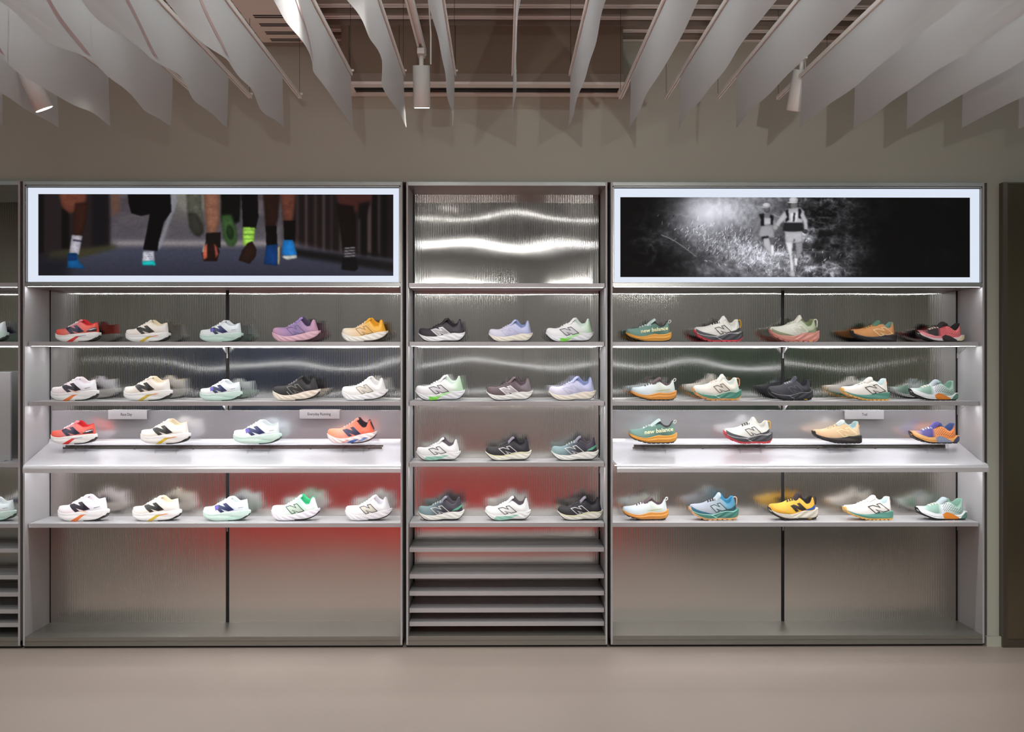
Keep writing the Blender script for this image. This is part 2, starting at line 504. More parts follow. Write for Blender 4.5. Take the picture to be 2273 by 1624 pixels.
# ------------------------------------------------------------------ lightboxes with printed posters
class Canvas:
    """a small painter for the two printed posters; coordinates are print pixels"""
    def __init__(s, w, h, k):
        s.w, s.h, s.k = w, h, k
        s.nx, s.ny = int(w * k) + 1, int(h * k) + 1
        s.x, s.y = np.meshgrid(np.linspace(0, w, s.nx), np.linspace(0, h, s.ny))
        s.c = np.zeros((s.ny, s.nx, 3)); s.shade = 0.35
    def mask_poly(s, pts, soft=1.0):
        m = np.zeros((s.ny, s.nx), bool)
        n = len(pts)
        for i in range(n):
            x1, y1 = pts[i]; x2, y2 = pts[(i + 1) % n]
            if y1 == y2: continue
            c = ((s.y >= min(y1, y2)) & (s.y < max(y1, y2)) & (s.x < (x2 - x1) * (s.y - y1) / (y2 - y1) + x1))
            m ^= c
        return blur(m.astype(float), soft * s.k)
    def mask_ell(s, cx, cy, rx, ry, soft=1.0, rot=0.0):
        dx, dy = s.x - cx, s.y - cy
        ca, sa = math.cos(rot), math.sin(rot)
        u, v = (dx * ca + dy * sa) / rx, (-dx * sa + dy * ca) / ry
        d = np.sqrt(u * u + v * v)
        return np.clip((1 - d) * min(rx, ry) / max(soft, .3) + 0.5, 0, 1)
    def put(s, m, col, a=1.0):
        m = (m * a)[..., None]
        s.c = s.c * (1 - m) + np.array(col, float) / 255 * m
    def poly(s, pts, col, soft=1.0, a=1.0):
        shade = s.shade
        m = s.mask_poly(pts, soft)
        if soft <= 2 and a == 1.0:
            xs = [p[0] for p in pts]; ys = [p[1] for p in pts]
            r = max(1.0, min(max(xs) - min(xs), max(ys) - min(ys)) * 0.16)
            g = np.clip(blur(m, r * s.k) * 1.25 - 0.25, 0, 1)
            n = fnoise(s.ny, s.nx, 9, 3, int(abs(pts[0][0]) * 7 + abs(pts[0][1])) % 9973)
            col = (np.array(col, float) / 255)[None, None] * (1 - shade + shade * g * (0.6 + 0.8 * n))[..., None]
            s.c = s.c * (1 - m[..., None]) + col * m[..., None]
        else:
            s.put(m, col, a)
    def ell(s, cx, cy, rx, ry, col, soft=1.0, a=1.0, rot=0.0):
        m = s.mask_ell(cx, cy, rx, ry, soft, rot) * a
        core = s.mask_ell(cx - rx * .15, cy - ry * .2, rx * 1.1, ry * 1.1, max(rx, ry) * .9, rot)
        c = (np.array(col, float) / 255)[None, None] * (0.45 + 0.6 * core)[..., None]
        s.c = s.c * (1 - m[..., None]) + c * m[..., None]
def blur(a, r):
    r = int(round(r))
    if r < 1: return a
    for ax in (0, 1):
        for _ in range(2):
            p = np.pad(a, [(r, r) if i == ax else (0, 0) for i in range(2)], mode='edge')
            c = np.cumsum(p, axis=ax)
            c = np.concatenate([np.zeros_like(np.take(c, [0], ax)), c], axis=ax)
            n = 2 * r + 1
            c = (np.take(c, range(n, c.shape[ax]), ax) - np.take(c, range(0, c.shape[ax] - n), ax)) / n
            a = c
    return a
def fnoise(ny, nx, cell, oct=4, seed=1, sx=1.0):
    r = np.random.RandomState(seed)
    out = np.zeros((ny, nx)); amp = 1.0; tot = 0
    for o in range(oct):
        gy, gx = int(ny / cell) + 3, int(nx / (cell * sx)) + 3
        g = r.rand(gy, gx)
        yy = np.linspace(0, ny / cell, ny); xx = np.linspace(0, nx / (cell * sx), nx)
        y0 = yy.astype(int); x0 = xx.astype(int)
        fy = (yy - y0)[:, None]; fx = (xx - x0)[None]
        fy = fy * fy * (3 - 2 * fy); fx = fx * fx * (3 - 2 * fx)
        v = (g[y0][:, x0] * (1 - fy) * (1 - fx) + g[y0 + 1][:, x0] * fy * (1 - fx)
             + g[y0][:, x0 + 1] * (1 - fy) * fx + g[y0 + 1][:, x0 + 1] * fy * fx)
        out += v * amp; tot += amp
        amp *= 0.55; cell = max(1.5, cell / 2)
    return out / tot

def poster_runners():
    C = Canvas(788, 180, 0.95)
    x, y = C.x, C.y
    # street: dusky road, pale kerb light at the horizon, dark house fronts left, railings right
    g = np.clip((y - 20) / 95, 0, 1)[..., None]
    C.c[:] = np.array([78, 72, 78]) / 255 * (1 - g) + np.array([92, 88, 96]) / 255 * g
    road = np.clip((y - 112) / 12, 0, 1)
    C.put(road, (70, 72, 88)); C.put(np.clip((y - 130) / 60, 0, 1), (44, 44, 58), 0.8)
    C.put(np.exp(-((y - 108) / 7) ** 2) * np.clip((x - 150) / 30, 0, 1) * np.clip((560 - x) / 60, 0, 1), (150, 144, 146), 0.8)
    n = fnoise(C.ny, C.nx, 26, 3, 4, 2.5)
    C.put(np.clip((n - .5) * 4, 0, 1) * (y < 105) * (x > 150), (120, 114, 116), 0.45)
    C.poly([(-5, -5), (158, -5), (158, 118), (-5, 150)], (42, 34, 36), 4)
    C.poly([(0, -5), (12, -5), (12, 130), (0, 132)], (18, 16, 18), 2)
    C.poly([(52, 30), (68, 30), (68, 122), (52, 122)], (14, 12, 13), 2)
    C.poly([(118, -5), (156, -5), (156, 118), (118, 120)], (24, 22, 26), 4)
    C.poly([(160, -5), (182, -5), (180, 40), (162, 50)], (104, 78, 68), 4)
    C.poly([(25, 128), (170, 112), (176, 118), (60, 150), (20, 150)], (66, 64, 44), 4)
    C.poly([(-5, 140), (80, 140), (60, 190), (-5, 190)], (30, 30, 38), 12)
    # right side: dark wall and railings
    C.poly([(545, -5), (795, -5), (795, 150), (640, 128), (545, 100)], (30, 24, 24), 6)
    for i, (a, b) in enumerate([(572, 10), (592, 8), (612, 9), (630, 10), (648, 8), (668, 9), (708, 16), (730, 18), (752, 12)]):
        C.poly([(a, -5), (a + b * .6, -5), (a + b * .6, 130), (a, 128)], (118, 98, 96), 2, 0.55 if i % 2 else 0.3)
    for a in (690, 716, 740, 762):
        C.poly([(a, -5), (a + 12, -5), (a + 12, 140), (a, 138)], (12, 10, 12), 2)
    C.poly([(560, 112), (795, 145), (795, 152), (560, 118)], (84, 80, 92), 3, 0.7)
    C.poly([(560, 118), (795, 152), (795, 172), (560, 135)], (20, 20, 20), 4)
    # haze of sun
    C.put(np.exp(-(((x - 340) / 70) ** 2 + ((y + 5) / 55) ** 2)), (170, 172, 150), 0.6)
    K = (10, 9, 11)
    # runner 1
    C.poly([(44, -5), (108, -5), (104, 30), (84, 38), (70, 44), (52, 30)], (112, 66, 52), 2)
    C.poly([(82, 20), (110, 18), (106, 62), (96, 94), (76, 90), (78, 50)], (58, 32, 24), 2)
    C.poly([(74, 90), (98, 92), (90, 134), (68, 132)], (186, 182, 192), 1)
    C.poly([(76, 100), (97, 103), (97, 106), (76, 103)], (40, 36, 60), 1)
    C.poly([(66, 131), (86, 131), (90, 150), (102, 160), (100, 165), (64, 163)], (22, 96, 152), 1)
    C.poly([(66, 131), (84, 131), (86, 146), (66, 148)], (14, 60, 110), 1)
    # runner 2
    C.poly([(296, -5), (308, -5), (306, 24), (296, 50), (270, 120), (262, 124), (286, 50)], (140, 142, 150), 2, 0.8)
    C.poly([(198, -5), (292, -5), (295, 38), (278, 62), (266, 108), (264, 126), (232, 122), (240, 84), (247, 44), (228, 48), (206, 42), (200, 20)], K, 1)
    C.poly([(232, 126), (256, 126), (258, 152), (230, 152)], (206, 206, 216), 1)
    for q in range(5): C.poly([(236 + q * 3, 126 + q * 5), (250 + q * 2, 128 + q * 5), (250 + q * 2, 129.5 + q * 5), (236 + q * 3, 128 + q * 5)], (90, 92, 110), 0.6, 0.8)
    C.poly([(230, 148), (256, 147), (261, 155), (258, 158), (230, 157)], (30, 190, 190), 1)
    # runner 3
    C.poly([(328, -5), (362, -5), (362, 30), (368, 70), (356, 92), (338, 84), (330, 40)], (92, 92, 82), 2)
    C.poly([(332, 40), (352, 44), (364, 66), (367, 84), (358, 94), (346, 90), (335, 72)], (58, 57, 50), 2)
    C.poly([(366, -5), (402, -5), (402, 60), (394, 88), (374, 88), (370, 50)], (136, 96, 78), 2)
    C.poly([(372, 86), (404, 84), (404, 118), (370, 120)], (24, 22, 20), 1.5)
    C.poly([(372, 110), (392, 106), (402, 126), (396, 148), (366, 148), (362, 130)], (40, 22, 18), 1)
    C.poly([(368, 114), (374, 108), (375, 140), (366, 146), (364, 132)], (196, 104, 80), 1); C.poly([(389, 108), (396, 116), (399, 134), (393, 142), (391, 126)], (160, 84, 70), 1); C.poly([(363, 128), (366, 113), (369, 112), (366, 130)], (220, 200, 190), 1)
    # runner 4: dark tights, green sole, lime sock
    C.poly([(404, -5), (450, -5), (446, 60), (428, 70), (406, 60)], (12, 14, 12), 2)
    C.poly([(405, 46), (428, 44), (440, 76), (441, 104), (433, 116), (420, 114), (410, 96)], (62, 92, 52), 2); C.ell(425, 84, 8, 16, (34, 56, 30), 4, rot=-0.15)
    C.poly([(450, -5), (486, -5), (488, 50), (482, 76), (454, 76)], K, 1)
    C.poly([(453, 72), (481, 73), (478, 104), (472, 118), (454, 112)], (166, 216, 92), 1)
    for yy in (78, 88, 98): C.poly([(453, yy), (481, yy), (481, yy + 1.5), (453, yy + 1.5)], (110, 160, 60), 0.6)
    C.poly([(470, 106), (476, 104), (478, 112), (472, 114)], (150, 175, 190), 1)
    C.poly([(464, 108), (474, 104), (484, 122), (482, 138), (468, 154), (444, 146), (452, 124)], (46, 28, 22), 1)
    # runner 5: two dark legs, blue shoes
    C.poly([(498, -5), (536, -5), (532, 50), (526, 76), (504, 74)], (44, 26, 20), 2)
    C.poly([(504, 70), (528, 70), (530, 112), (506, 116)], (10, 8, 8), 1)
    C.poly([(506, 112), (530, 110), (534, 150), (528, 158), (500, 154)], (16, 62, 118), 1)
    C.poly([(530, 118), (536, 112), (535, 155), (531, 156)], (190, 170, 130), 1)
    C.poly([(536, -5), (572, -5), (568, 40), (564, 62), (544, 62)], (104, 62, 50), 2)
    C.poly([(544, 58), (570, 58), (568, 104), (546, 104)], (10, 8, 9), 1)
    C.poly([(543, 101), (565, 101), (574, 132), (570, 140), (546, 140), (540, 130)], (34, 126, 198), 1)
    C.poly([(540, 136), (574, 134), (574, 141), (552, 145), (542, 141)], (196, 196, 190), 1)
    # runner 6
    C.poly([(658, -5), (742, -5), (738, 20), (712, 40), (672, 34)], (70, 38, 34), 3)
    C.poly([(662, 20), (700, 26), (702, 80), (698, 120), (676, 120), (668, 70)], (22, 13, 11), 2)
    C.poly([(712, 20), (738, 15), (726, 50), (708, 55)], (16, 12, 12), 3)
    for yy in range(118, 142, 6): C.poly([(679, yy), (703, yy - 2), (703, yy + 1), (679, yy + 3)], (170, 165, 170), 0.8)
    C.poly([(676, 142), (704, 140), (710, 164), (702, 170), (672, 166)], (14, 13, 15), 1)
    n = fnoise(C.ny, C.nx, 3, 2, 9)
    C.c *= (0.94 + 0.12 * n)[..., None]
    C.c = np.clip(C.c, 0, 1) ** 1.12
    return C

def poster_trail():
    C = Canvas(776, 178, 0.95)
    C.shade = 0.22
    x, y = C.x, C.y
    n1 = fnoise(C.ny, C.nx, 40, 6, 11, 1.4); n2 = fnoise(C.ny, C.nx, 11, 4, 12, 0.7); n3 = fnoise(C.ny, C.nx, 5, 3, 13, 0.5)
    lum = 0.16 + 0.0 * x
    env = np.exp(-((x - 330) / 150) ** 2)
    lum = 0.05 + 0.40 * env * (0.6 + 0.8 * n2)
    lum += 0.50 * np.exp(-(((x - 200) / 85) ** 2 + ((y - 25) / 42) ** 2))
    lum += 0.30 * np.exp(-(((x - 150) / 60) ** 2 + ((y - 70) / 60) ** 2)) * (.5 + n1)
    gr = np.exp(-(((x - 285) / 85) ** 2 + ((y - 128 - (x - 285) * .22) / 26) ** 2))
    lum += 0.42 * gr * (0.35 + 1.1 * n3)
    lum += 0.25 * np.exp(-(((x - 210) / 50) ** 2 + ((y - 160) / 16) ** 2)) * (.4 + n2)
    rk = np.exp(-((x - 430) / 70) ** 2)
    rock = np.clip((n1 - .46) * 6, 0, 1) * np.clip((n2 - .3) * 2.2, 0, 1)
    lum = lum * (1 - .5 * rk * (y < 120)) + rk * rock * 0.5
    lum += 0.20 * np.exp(-(((x - 470) / 80) ** 2 + ((y - 130) / 50) ** 2)) * n1
    lum *= 1 - 0.75 * np.exp(-(((x - 455) / 40) ** 2 + ((y - 35) / 25) ** 2)) * (n2 > .42)
    lum *= np.clip(1.15 - np.clip((x - 440) / 180, 0, 1) * 1.05, 0.06, 1)
    lum *= 0.25 + 0.75 * np.clip((x - 20) / 150, 0, 1) ** 1.3
    lum += 0.05 * np.clip((n1 - .45) * 5, 0, 1) * (x > 480) * n2
    lum += 0.16 * np.exp(-(((x - 70) / 40) ** 2 + ((y - 85) / 24) ** 2)) * np.clip((n1 - .35) * 4, 0, 1)
    # broken rock relief: ridged noise, strongest right of the runners and in the lower left
    rd = 1 - np.abs(2 * fnoise(C.ny, C.nx, 26, 5, 21, 1.6) - 1) ** 0.6
    rd2 = 1 - np.abs(2 * fnoise(C.ny, C.nx, 12, 4, 22, 1.3) - 1) ** 0.5
    rz = np.exp(-((x - 455) / 75) ** 2) + 0.6 * np.exp(-(((x - 75) / 60) ** 2 + ((y - 100) / 60) ** 2))
    mist = np.exp(-(((x - 215) / 110) ** 2 + ((y - 40) / 60) ** 2))
    lum = lum * (1 - (1 - mist) * (0.45 - 0.6 * rd2 * rd)) + rz * (0.42 * np.clip(rd - .35, 0, 1) * rd2 - 0.05)
    lum = np.clip(lum * 1.12, 0.02, 0.94)
    # dry grass: short pale strokes
    rr = np.random.RandomState(5)
    for _ in range(900):
        gx0 = rr.normal(285, 75); gy0 = 118 + (gx0 - 285) * .22 + rr.normal(0, 20)
        ln, an, b_ = rr.uniform(4, 11), rr.normal(-1.1, .5), rr.uniform(-.18, .30)
        for q in range(10):
            ix = int((gx0 + math.cos(an) * ln * q / 9) * C.k); iy = int((gy0 + math.sin(an) * ln * q / 9) * C.k)
            if 0 <= ix < C.nx and 0 <= iy < C.ny: lum[iy, ix] = min(.95, max(.03, lum[iy, ix] + b_))
    C.c[:] = lum[..., None] * np.array([0.98, 0.98, 1.03])
    # twig
    for i in range(10):
        a = i / 9
        C.ell(95 + 70 * a, 86 + 44 * a ** 1.3, 6, 1.2, (150, 150, 155), 1, 0.8, rot=0.5)
    D, G, Lt, Wt = (22, 22, 26), (100, 100, 106), (188, 188, 194), (232, 232, 236)
    # woman
    C.ell(325, 26, 7, 9, (96, 94, 96), 1); C.ell(324, 18, 9, 6, Lt, 1); C.ell(318, 22, 8, 2, Lt, 1, rot=0.15)
    C.poly([(306, 38), (334, 34), (346, 46), (344, 66), (340, 92), (314, 92), (306, 66)], (120, 120, 126), 1)
    C.poly([(308, 38), (318, 36), (320, 64), (312, 66)], D, 1); C.poly([(332, 38), (340, 42), (338, 62), (330, 60)], D, 1)
    C.poly([(318, 46), (333, 46), (333, 60), (318, 62)], Lt, 1)
    C.poly([(306, 40), (300, 60), (290, 80), (296, 84), (306, 70), (312, 50)], (130, 130, 136), 1)
    C.ell(293, 86, 3.5, 4.5, (130, 128, 130), 1)
    C.poly([(342, 44), (348, 64), (344, 78), (338, 74), (338, 56)], (140, 140, 146), 1)
    C.poly([(312, 64), (338, 62), (342, 92), (328, 90), (316, 96), (306, 84)], (160, 160, 166), 1)
    C.poly([(312, 88), (328, 86), (330, 94), (316, 98)], D, 1)
    C.poly([(316, 92), (330, 90), (334, 108), (338, 126), (328, 124), (318, 106)], Lt, 1)
    C.poly([(330, 90), (341, 90), (340, 108), (336, 112)], G, 1)
    C.poly([(333, 106), (340, 106), (341, 128), (334, 130)], Wt, 1)
    # man
    C.ell(385, 19, 8, 12, (106, 102, 102), 1); C.ell(384, 6, 10, 7, Lt, 1); C.ell(382, 11, 11, 2, Wt, 1)
    C.poly([(366, 26), (398, 22), (408, 32), (404, 58), (402, 78), (364, 78), (362, 56)], (176, 176, 182), 1)
    C.poly([(366, 28), (372, 26), (374, 50), (366, 56)], D, 1); C.poly([(394, 24), (401, 26), (402, 48), (394, 46)], D, 1)
    C.poly([(376, 34), (394, 32), (392, 54), (378, 56)], Wt, 1); C.poly([(384, 34), (388, 34), (386, 54), (382, 54)], D, 1)
    C.poly([(362, 56), (404, 56), (406, 74), (380, 80), (360, 74)], (34, 34, 38), 1)
    C.poly([(364, 30), (352, 46), (342, 62), (346, 70), (358, 56), (370, 44)], Lt, 1)
    C.ell(344, 68, 6, 6, (150, 150, 152), 1)
    C.poly([(404, 30), (414, 50), (416, 72), (408, 74), (406, 56), (398, 40)], Lt, 1)
    C.ell(410, 76, 5, 5, (60, 60, 64), 1)
    C.poly([(364, 76), (403, 76), (404, 100), (388, 104), (386, 90), (382, 102), (366, 102)], (186, 186, 192), 1)
    C.poly([(366, 100), (382, 100), (380, 128), (384, 150), (384, 166), (378, 166), (374, 130)], Wt, 1)
    C.poly([(388, 102), (404, 98), (404, 118), (394, 138), (390, 150), (386, 148), (390, 124)], (150, 150, 154), 1)
    C.poly([(386, 134), (393, 136), (392, 152), (386, 152)], Wt, 1)
    C.poly([(377, 164), (386, 164), (388, 176), (376, 176)], (190, 190, 194), 1)
    return C

def print_mat():
    m, nt, N, L, B = new_mat('backlit_print')
    a = N.new('ShaderNodeAttribute'); a.attribute_name = 'print'
    B.inputs['Base Color'].default_value = (0.01, 0.01, 0.01, 1)
    B.inputs['Roughness'].default_value = 0.6
    B.inputs['Specular IOR Level'].default_value = 0.08
    L.new(a.outputs['Color'], B.inputs['Emission Color'])
    B.inputs['Emission Strength'].default_value = 1.0
    return m
M['print'] = print_mat()

def lightbox(label, x0, x1, C, pxa, pxb, pya, pyb):
    zt, zb = Z(412) - 0.002, Z(627.5) + 0.001
    lb = empty('lightbox', ((x0 + x1) / 2, 0.05, zb), label, 'lightbox', 'backlit poster boxes over the wide bays')
    fr = MB()
    t = 0.007
    a, c = x0 + 0.001, x1 - 0.001
    fr.box(a, c, 0.004, 0.12, zt - t, zt); fr.box(a, c, 0.004, 0.12, zb, zb + t * .5)
    fr.box(a, a + t, 0.004, 0.12, zb, zt); fr.box(c - t, c, 0.004, 0.12, zb, zt)
    fr.build('frame', M['steel'], lb)
    bx('shadow_gap', a + t, c - t, 0.026, 0.11, zb + t * .5, zt - t, M['black'], lb)
    bx('diffuser', a + t + 0.004, c - t - 0.004, 0.018, 0.030, zb + t * .5 + 0.001, zt - t - 0.005, M['boxglow'], lb)
    yp = 0.0155
    xa, xb = X(pxa, yp), X(pxb, yp)
    za, zc = Z(pya, yp), Z(pyb, yp)
    nx, ny = C.nx, C.ny
    gx = xa + (xb - xa) * C.x / C.w
    gz = za + (zc - za) * C.y / C.h
    v = np.stack([gx.ravel(), np.full(gx.size, yp), gz.ravel()], 1)
    idx = np.arange(nx * ny).reshape(ny, nx)
    f = np.stack([idx[:-1, :-1].ravel(), idx[1:, :-1].ravel(), idx[1:, 1:].ravel(), idx[:-1, 1:].ravel()], 1)
    o = obj_from('poster_print', v.tolist(), f.tolist(), M['print'], lb)
    at = o.data.attributes.new('print', 'FLOAT_COLOR', 'POINT')
    col = np.concatenate([srgb(np.clip(C.c.reshape(-1, 3), 0, 1)), np.ones((nx * ny, 1))], 1)
    at.data.foreach_set('color', col.astype(np.float32).ravel())
    bx('poster_backing', xa, xb, yp + 0.0004, 0.0185, zc, za, M['black'], lb)
    return lb
lightbox('backlit colour poster of runners\' legs on a street', LX0, LX1, poster_runners(), 85, 873, 432, 612)
lightbox('backlit black-and-white poster of two trail runners on rocky ground', RX0, RX1, poster_trail(), 1377, 2153, 437, 614.5)

# ------------------------------------------------------------------ mirror panel at the right edge
xm = X(2222)
mp = empty('mirror_panel', (xm + 0.5, 0.0, 0), 'tall dark bronze mirror panel at the right edge', 'mirror')
mt = Z(404)
fr = MB()
fr.box(xm, xm + 0.028, -0.03, WALLY - 0.002, 0.0, mt); fr.box(xm + 0.97, xm + 1.0, -0.03, WALLY - 0.002, 0, mt)
fr.box(xm + 0.028, xm + 0.97, -0.03, WALLY - 0.002, mt - 0.008, mt); fr.box(xm + 0.028, xm + 0.97, -0.03, WALLY - 0.002, 0, 0.05)
fr.build('frame', M['mframe'], mp)
bx('mirror_glass', xm + 0.028, xm + 0.97, -0.024, -0.016, 0.05, mt - 0.008, M['mirror'], mp)

# white board on the left bay's shelf
zb3 = Z(1026, YS)
brd = empty('display_board', (X(-60, 0.2), 0.2, zb3), 'pale grey display board standing on a shelf at the left edge', 'board')
bx('panel', FX0 + 0.25, X(25, 0.2), 0.19, 0.21, zb3, Z(825, 0.2), M['side'], brd, bevel=0.002)
bx('panel_foot', FX0 + 0.25, X(25, 0.2) - 0.02, 0.14, 0.26, zb3, zb3 + 0.006, M['side'], brd)

# ------------------------------------------------------------------ ceiling services
# central bulkhead with slot diffuser
yb0 = -0.29
bxl, bxr = X(757, yb0), X(1383, yb0)
zbt = Z(163, yb0); zbb = Z(183, yb0)
bk = empty('ceiling_bulkhead', ((bxl + bxr) / 2, -0.1, zbb), 'beige ceiling bulkhead with white-framed air slot above the middle bay', 'bulkhead')
bx('box', bxl, bxr, yb0 + 0.004, WALLY - 0.002, zbt, CEIL - 0.002, M['bulk'], bk)
bx('lower_fascia', bxl - 0.004, bxr + 0.006, yb0, WALLY - 0.002, zbb + 0.004, zbt, M['ceilgrey'], bk, bevel=0.001)
for px in (775, 886, 1011, 1267):
    bx('panel_joint', X(px, yb0) - 0.0015, X(px, yb0) + 0.0015, yb0 + 0.0025, yb0 + 0.006, zbt, CEIL - 0.3, M['dark'], bk)
fx0, fx1 = X(762, yb0), X(1397, yb0)
sl = MB(); ya, yz = yb0 - 0.002, WALLY - 0.004
fw = 0.085
sl.box(fx0, fx1, ya, ya + fw, zbb - 0.012, zbb + 0.004); sl.box(fx0, fx1, yz - fw, yz, zbb - 0.012, zbb + 0.004)
sl.box(fx0, fx0 + 0.05, ya + fw, yz - fw, zbb - 0.012, zbb + 0.004); sl.box(fx1 - 0.05, fx1, ya + fw, yz - fw, zbb - 0.012, zbb + 0.004)
so = sl.build('slot_diffuser_frame', M['ceilwhite'], bk)
bx('slot_void', fx0 + 0.05, fx1 - 0.05, ya + fw, yz - fw, zbb - 0.004, zbb + 0.002, M['black'], so)
bx('slot_vane', fx0 + 0.05, fx1 - 0.05, -0.135, -0.125, zbb - 0.008, zbb - 0.004, M['dark'], so)

# ceiling strips running along the wall (grey board, then a two-line white profile)
zs = 3.80
def strip(y0, y1, zz, mat, nm, label, x0=XL, x1=XRR):
    pass
k = 0
names = ['nearest the back wall', 'second from the back wall', 'third from the back wall', 'fourth from the back wall']
for i, (g0, g1, p0, p1) in enumerate([(-0.09, -0.01, -0.01, 0.024), (-0.30, -0.225, -0.225, -0.17), (-0.52, -0.485, -0.485, -0.43), (-0.86, -0.70, -0.70, -0.64)]):
    e = empty('ceiling_strip', (0, g0, zs), 'grey ceiling board with twin white slot profile, ' + names[i], 'ceiling strip', 'linear ceiling strips')
    bx('grey_board', XL + 0.05, XRR - 0.05, g0, g1, zs, zs + 0.06, M['ceilgrey'], e)
    wd = (p1 - p0)
    bx('white_profile', XL + 0.05, XRR - 0.05, p0 + wd * .05, p0 + wd * .30, zs - 0.006, zs + 0.05, M['ceilwhite'], e)
    bx('white_profile', XL + 0.05, XRR - 0.05, p0 + wd * .70, p0 + wd * .95, zs - 0.006, zs + 0.05, M['ceilwhite'], e)
    bx('profile_void', XL + 0.05, XRR - 0.05, p0 + wd * .30, p0 + wd * .70, zs + 0.01, zs + 0.05, M['black'], e)
# slotted beige access panel at the left of the bulkhead
za = 3.745
pa = empty('slotted_ceiling_panel', (-1.2, -0.8, za), 'beige ceiling panel with dark rectangular slots left of the bulkhead', 'ceiling panel')
pxl = X(583, -0.12)
bx('board', pxl, pxl + 0.42, -2.2, -0.12, za, za + 0.02, M['beige'], pa)
bx('edge_band', pxl, pxl + 0.42, -0.12, -0.05, za - 0.0, za + 0.06, M['ceilgrey'], pa)
for yv in (-0.155, -0.19, -0.30, -0.335, -0.46, -0.495, -0.62, -0.655):
    bx('slot', pxl + 0.06, pxl + 0.24, yv - 0.010, yv + 0.010, za - 0.0012, za + 0.004, M['black'], pa)

# ------------------------------------------------------------------ hanging fabric banners
YE = -1.1
ends = [5, 125, 241, 383, 507, 627, 779, 896, 1009, 1139, 1266, 1400, 1510, 1634, 1780, 1897, 2014, 2137, 2262]
zrail = Z(167, YE)
zlow = Z(284, YE)
ordn = ['first', 'second', 'third', 'fourth', 'fifth', 'sixth', 'seventh', 'eighth', 'ninth', 'tenth', 'eleventh', 'twelfth',
        'thirteenth', 'fourteenth', 'fifteenth', 'sixteenth', 'seventeenth', 'eighteenth', 'nineteenth']
def cloth_pt(x, y, t, p, wob, tipdx):
    near_end = math.exp(-((y - YE) / 0.16) ** 2)
    zb = zlow + 0.010 * wob * math.sin(y * 5.1 + p[0]) + 0.006 * wob * math.sin(y * 11 + p[1]) + 0.012 * (1 - near_end)
    sway = wob * (0.016 * math.sin(y * 4.2 + p[2]) + 0.008 * math.sin(y * 9.3 + p[3])) * t ** 1.5 + tipdx * near_end * t ** 2
    return (x + sway, y, zrail - 0.008 + (zb - zrail + 0.008) * t)
def cloth(x, ya, yb, p, wob, parent, tipdx):
    ny, nz = 40, 10
    v = [cloth_pt(x, ya + (yb - ya) * i / ny, j / nz, p, wob, tipdx) for i in range(ny + 1) for j in range(nz + 1)]
    n = nz + 1
    f = [(i * n + j, (i + 1) * n + j, (i + 1) * n + j + 1, i * n + j + 1) for i in range(ny) for j in range(nz)]
    return obj_from('fabric_panel', v, f, M['fabric'], parent, smooth=True)
for i, px in enumerate(ends):
    x = X(px, YE)
    b = empty('ceiling_banner', (x, YE, zlow), 'white fabric ceiling banner, %s from the left' % ordn[i], 'banner', 'hanging fabric ceiling banners')
    left = px < 1000
    wob = 1.0 if left else 0.3
    tip = random.uniform(-0.012, 0.006) if left else random.uniform(-0.012, 0.0)
    r_ = random.Random(100 + i); ph = [r_.uniform(0, 6.28) for _ in range(4)]
    p1 = cloth(x, YE, -2.30 if left else -4.6, ph, wob, b, tip)
    p2 = cloth(x + 0.0015, -2.294, -4.6, ph, wob, b, 0) if left else None
    # stitched hem where the two lengths of cloth meet
    hv = []
    for k in range(9):
        for dy in (-0.006, 0.006):
            q = cloth_pt(x, -2.297 + dy, k / 8, ph, wob, 0); hv.append((q[0] + (0.0035 if left else -0.0035), q[1], q[2]))
    if left: obj_from('hem', hv, [(2 * k, 2 * k + 1, 2 * k + 3, 2 * k + 2) for k in range(8)], M['fabric'], p1)
    rl = MB()
    rend = YE + (0.0 if 700 < px < 1300 else 0.52)
    rl.box(x - 0.009, x - 0.003, -4.6, rend, zrail - 0.004, zrail + 0.015)
    rl.box(x + 0.003, x + 0.009, -4.6, rend, zrail - 0.004, zrail + 0.015)
    rl.box(x - 0.003, x + 0.003, -4.6, rend, zrail + 0.006, zrail + 0.015)
    r = rl.build('hanging_rail', M['ceilwhite'], b)
    for yy in (rend - 0.02, -4.2):
        MB().tube([(x, yy, zrail + 0.014), (x, yy, CEIL)], 0.0012, 5).build('suspension_wire', M['dark'], b)
    MB().box(x - 0.004, x + 0.018, rend - 0.03, rend - 0.016, zrail + 0.014, zrail + 0.022).build('wire_clip', M['ceilwhite'], r)
    if px < 850:
        # pale pink band running diagonally across the near cloth
        v = []
        for k in range(17):
            u = k / 16
            for s_ in (-1, 1):
                q = cloth_pt(x, -2.36 - 0.62 * u + s_ * 0.030, 0.93 - 0.88 * u, ph, wob, 0)
                v.append((q[0] + 0.004, q[1], q[2]))
        obj_from('diagonal_band', v, [(2 * k, 2 * k + 1, 2 * k + 3, 2 * k + 2) for k in range(16)], M['stripe'], p2)

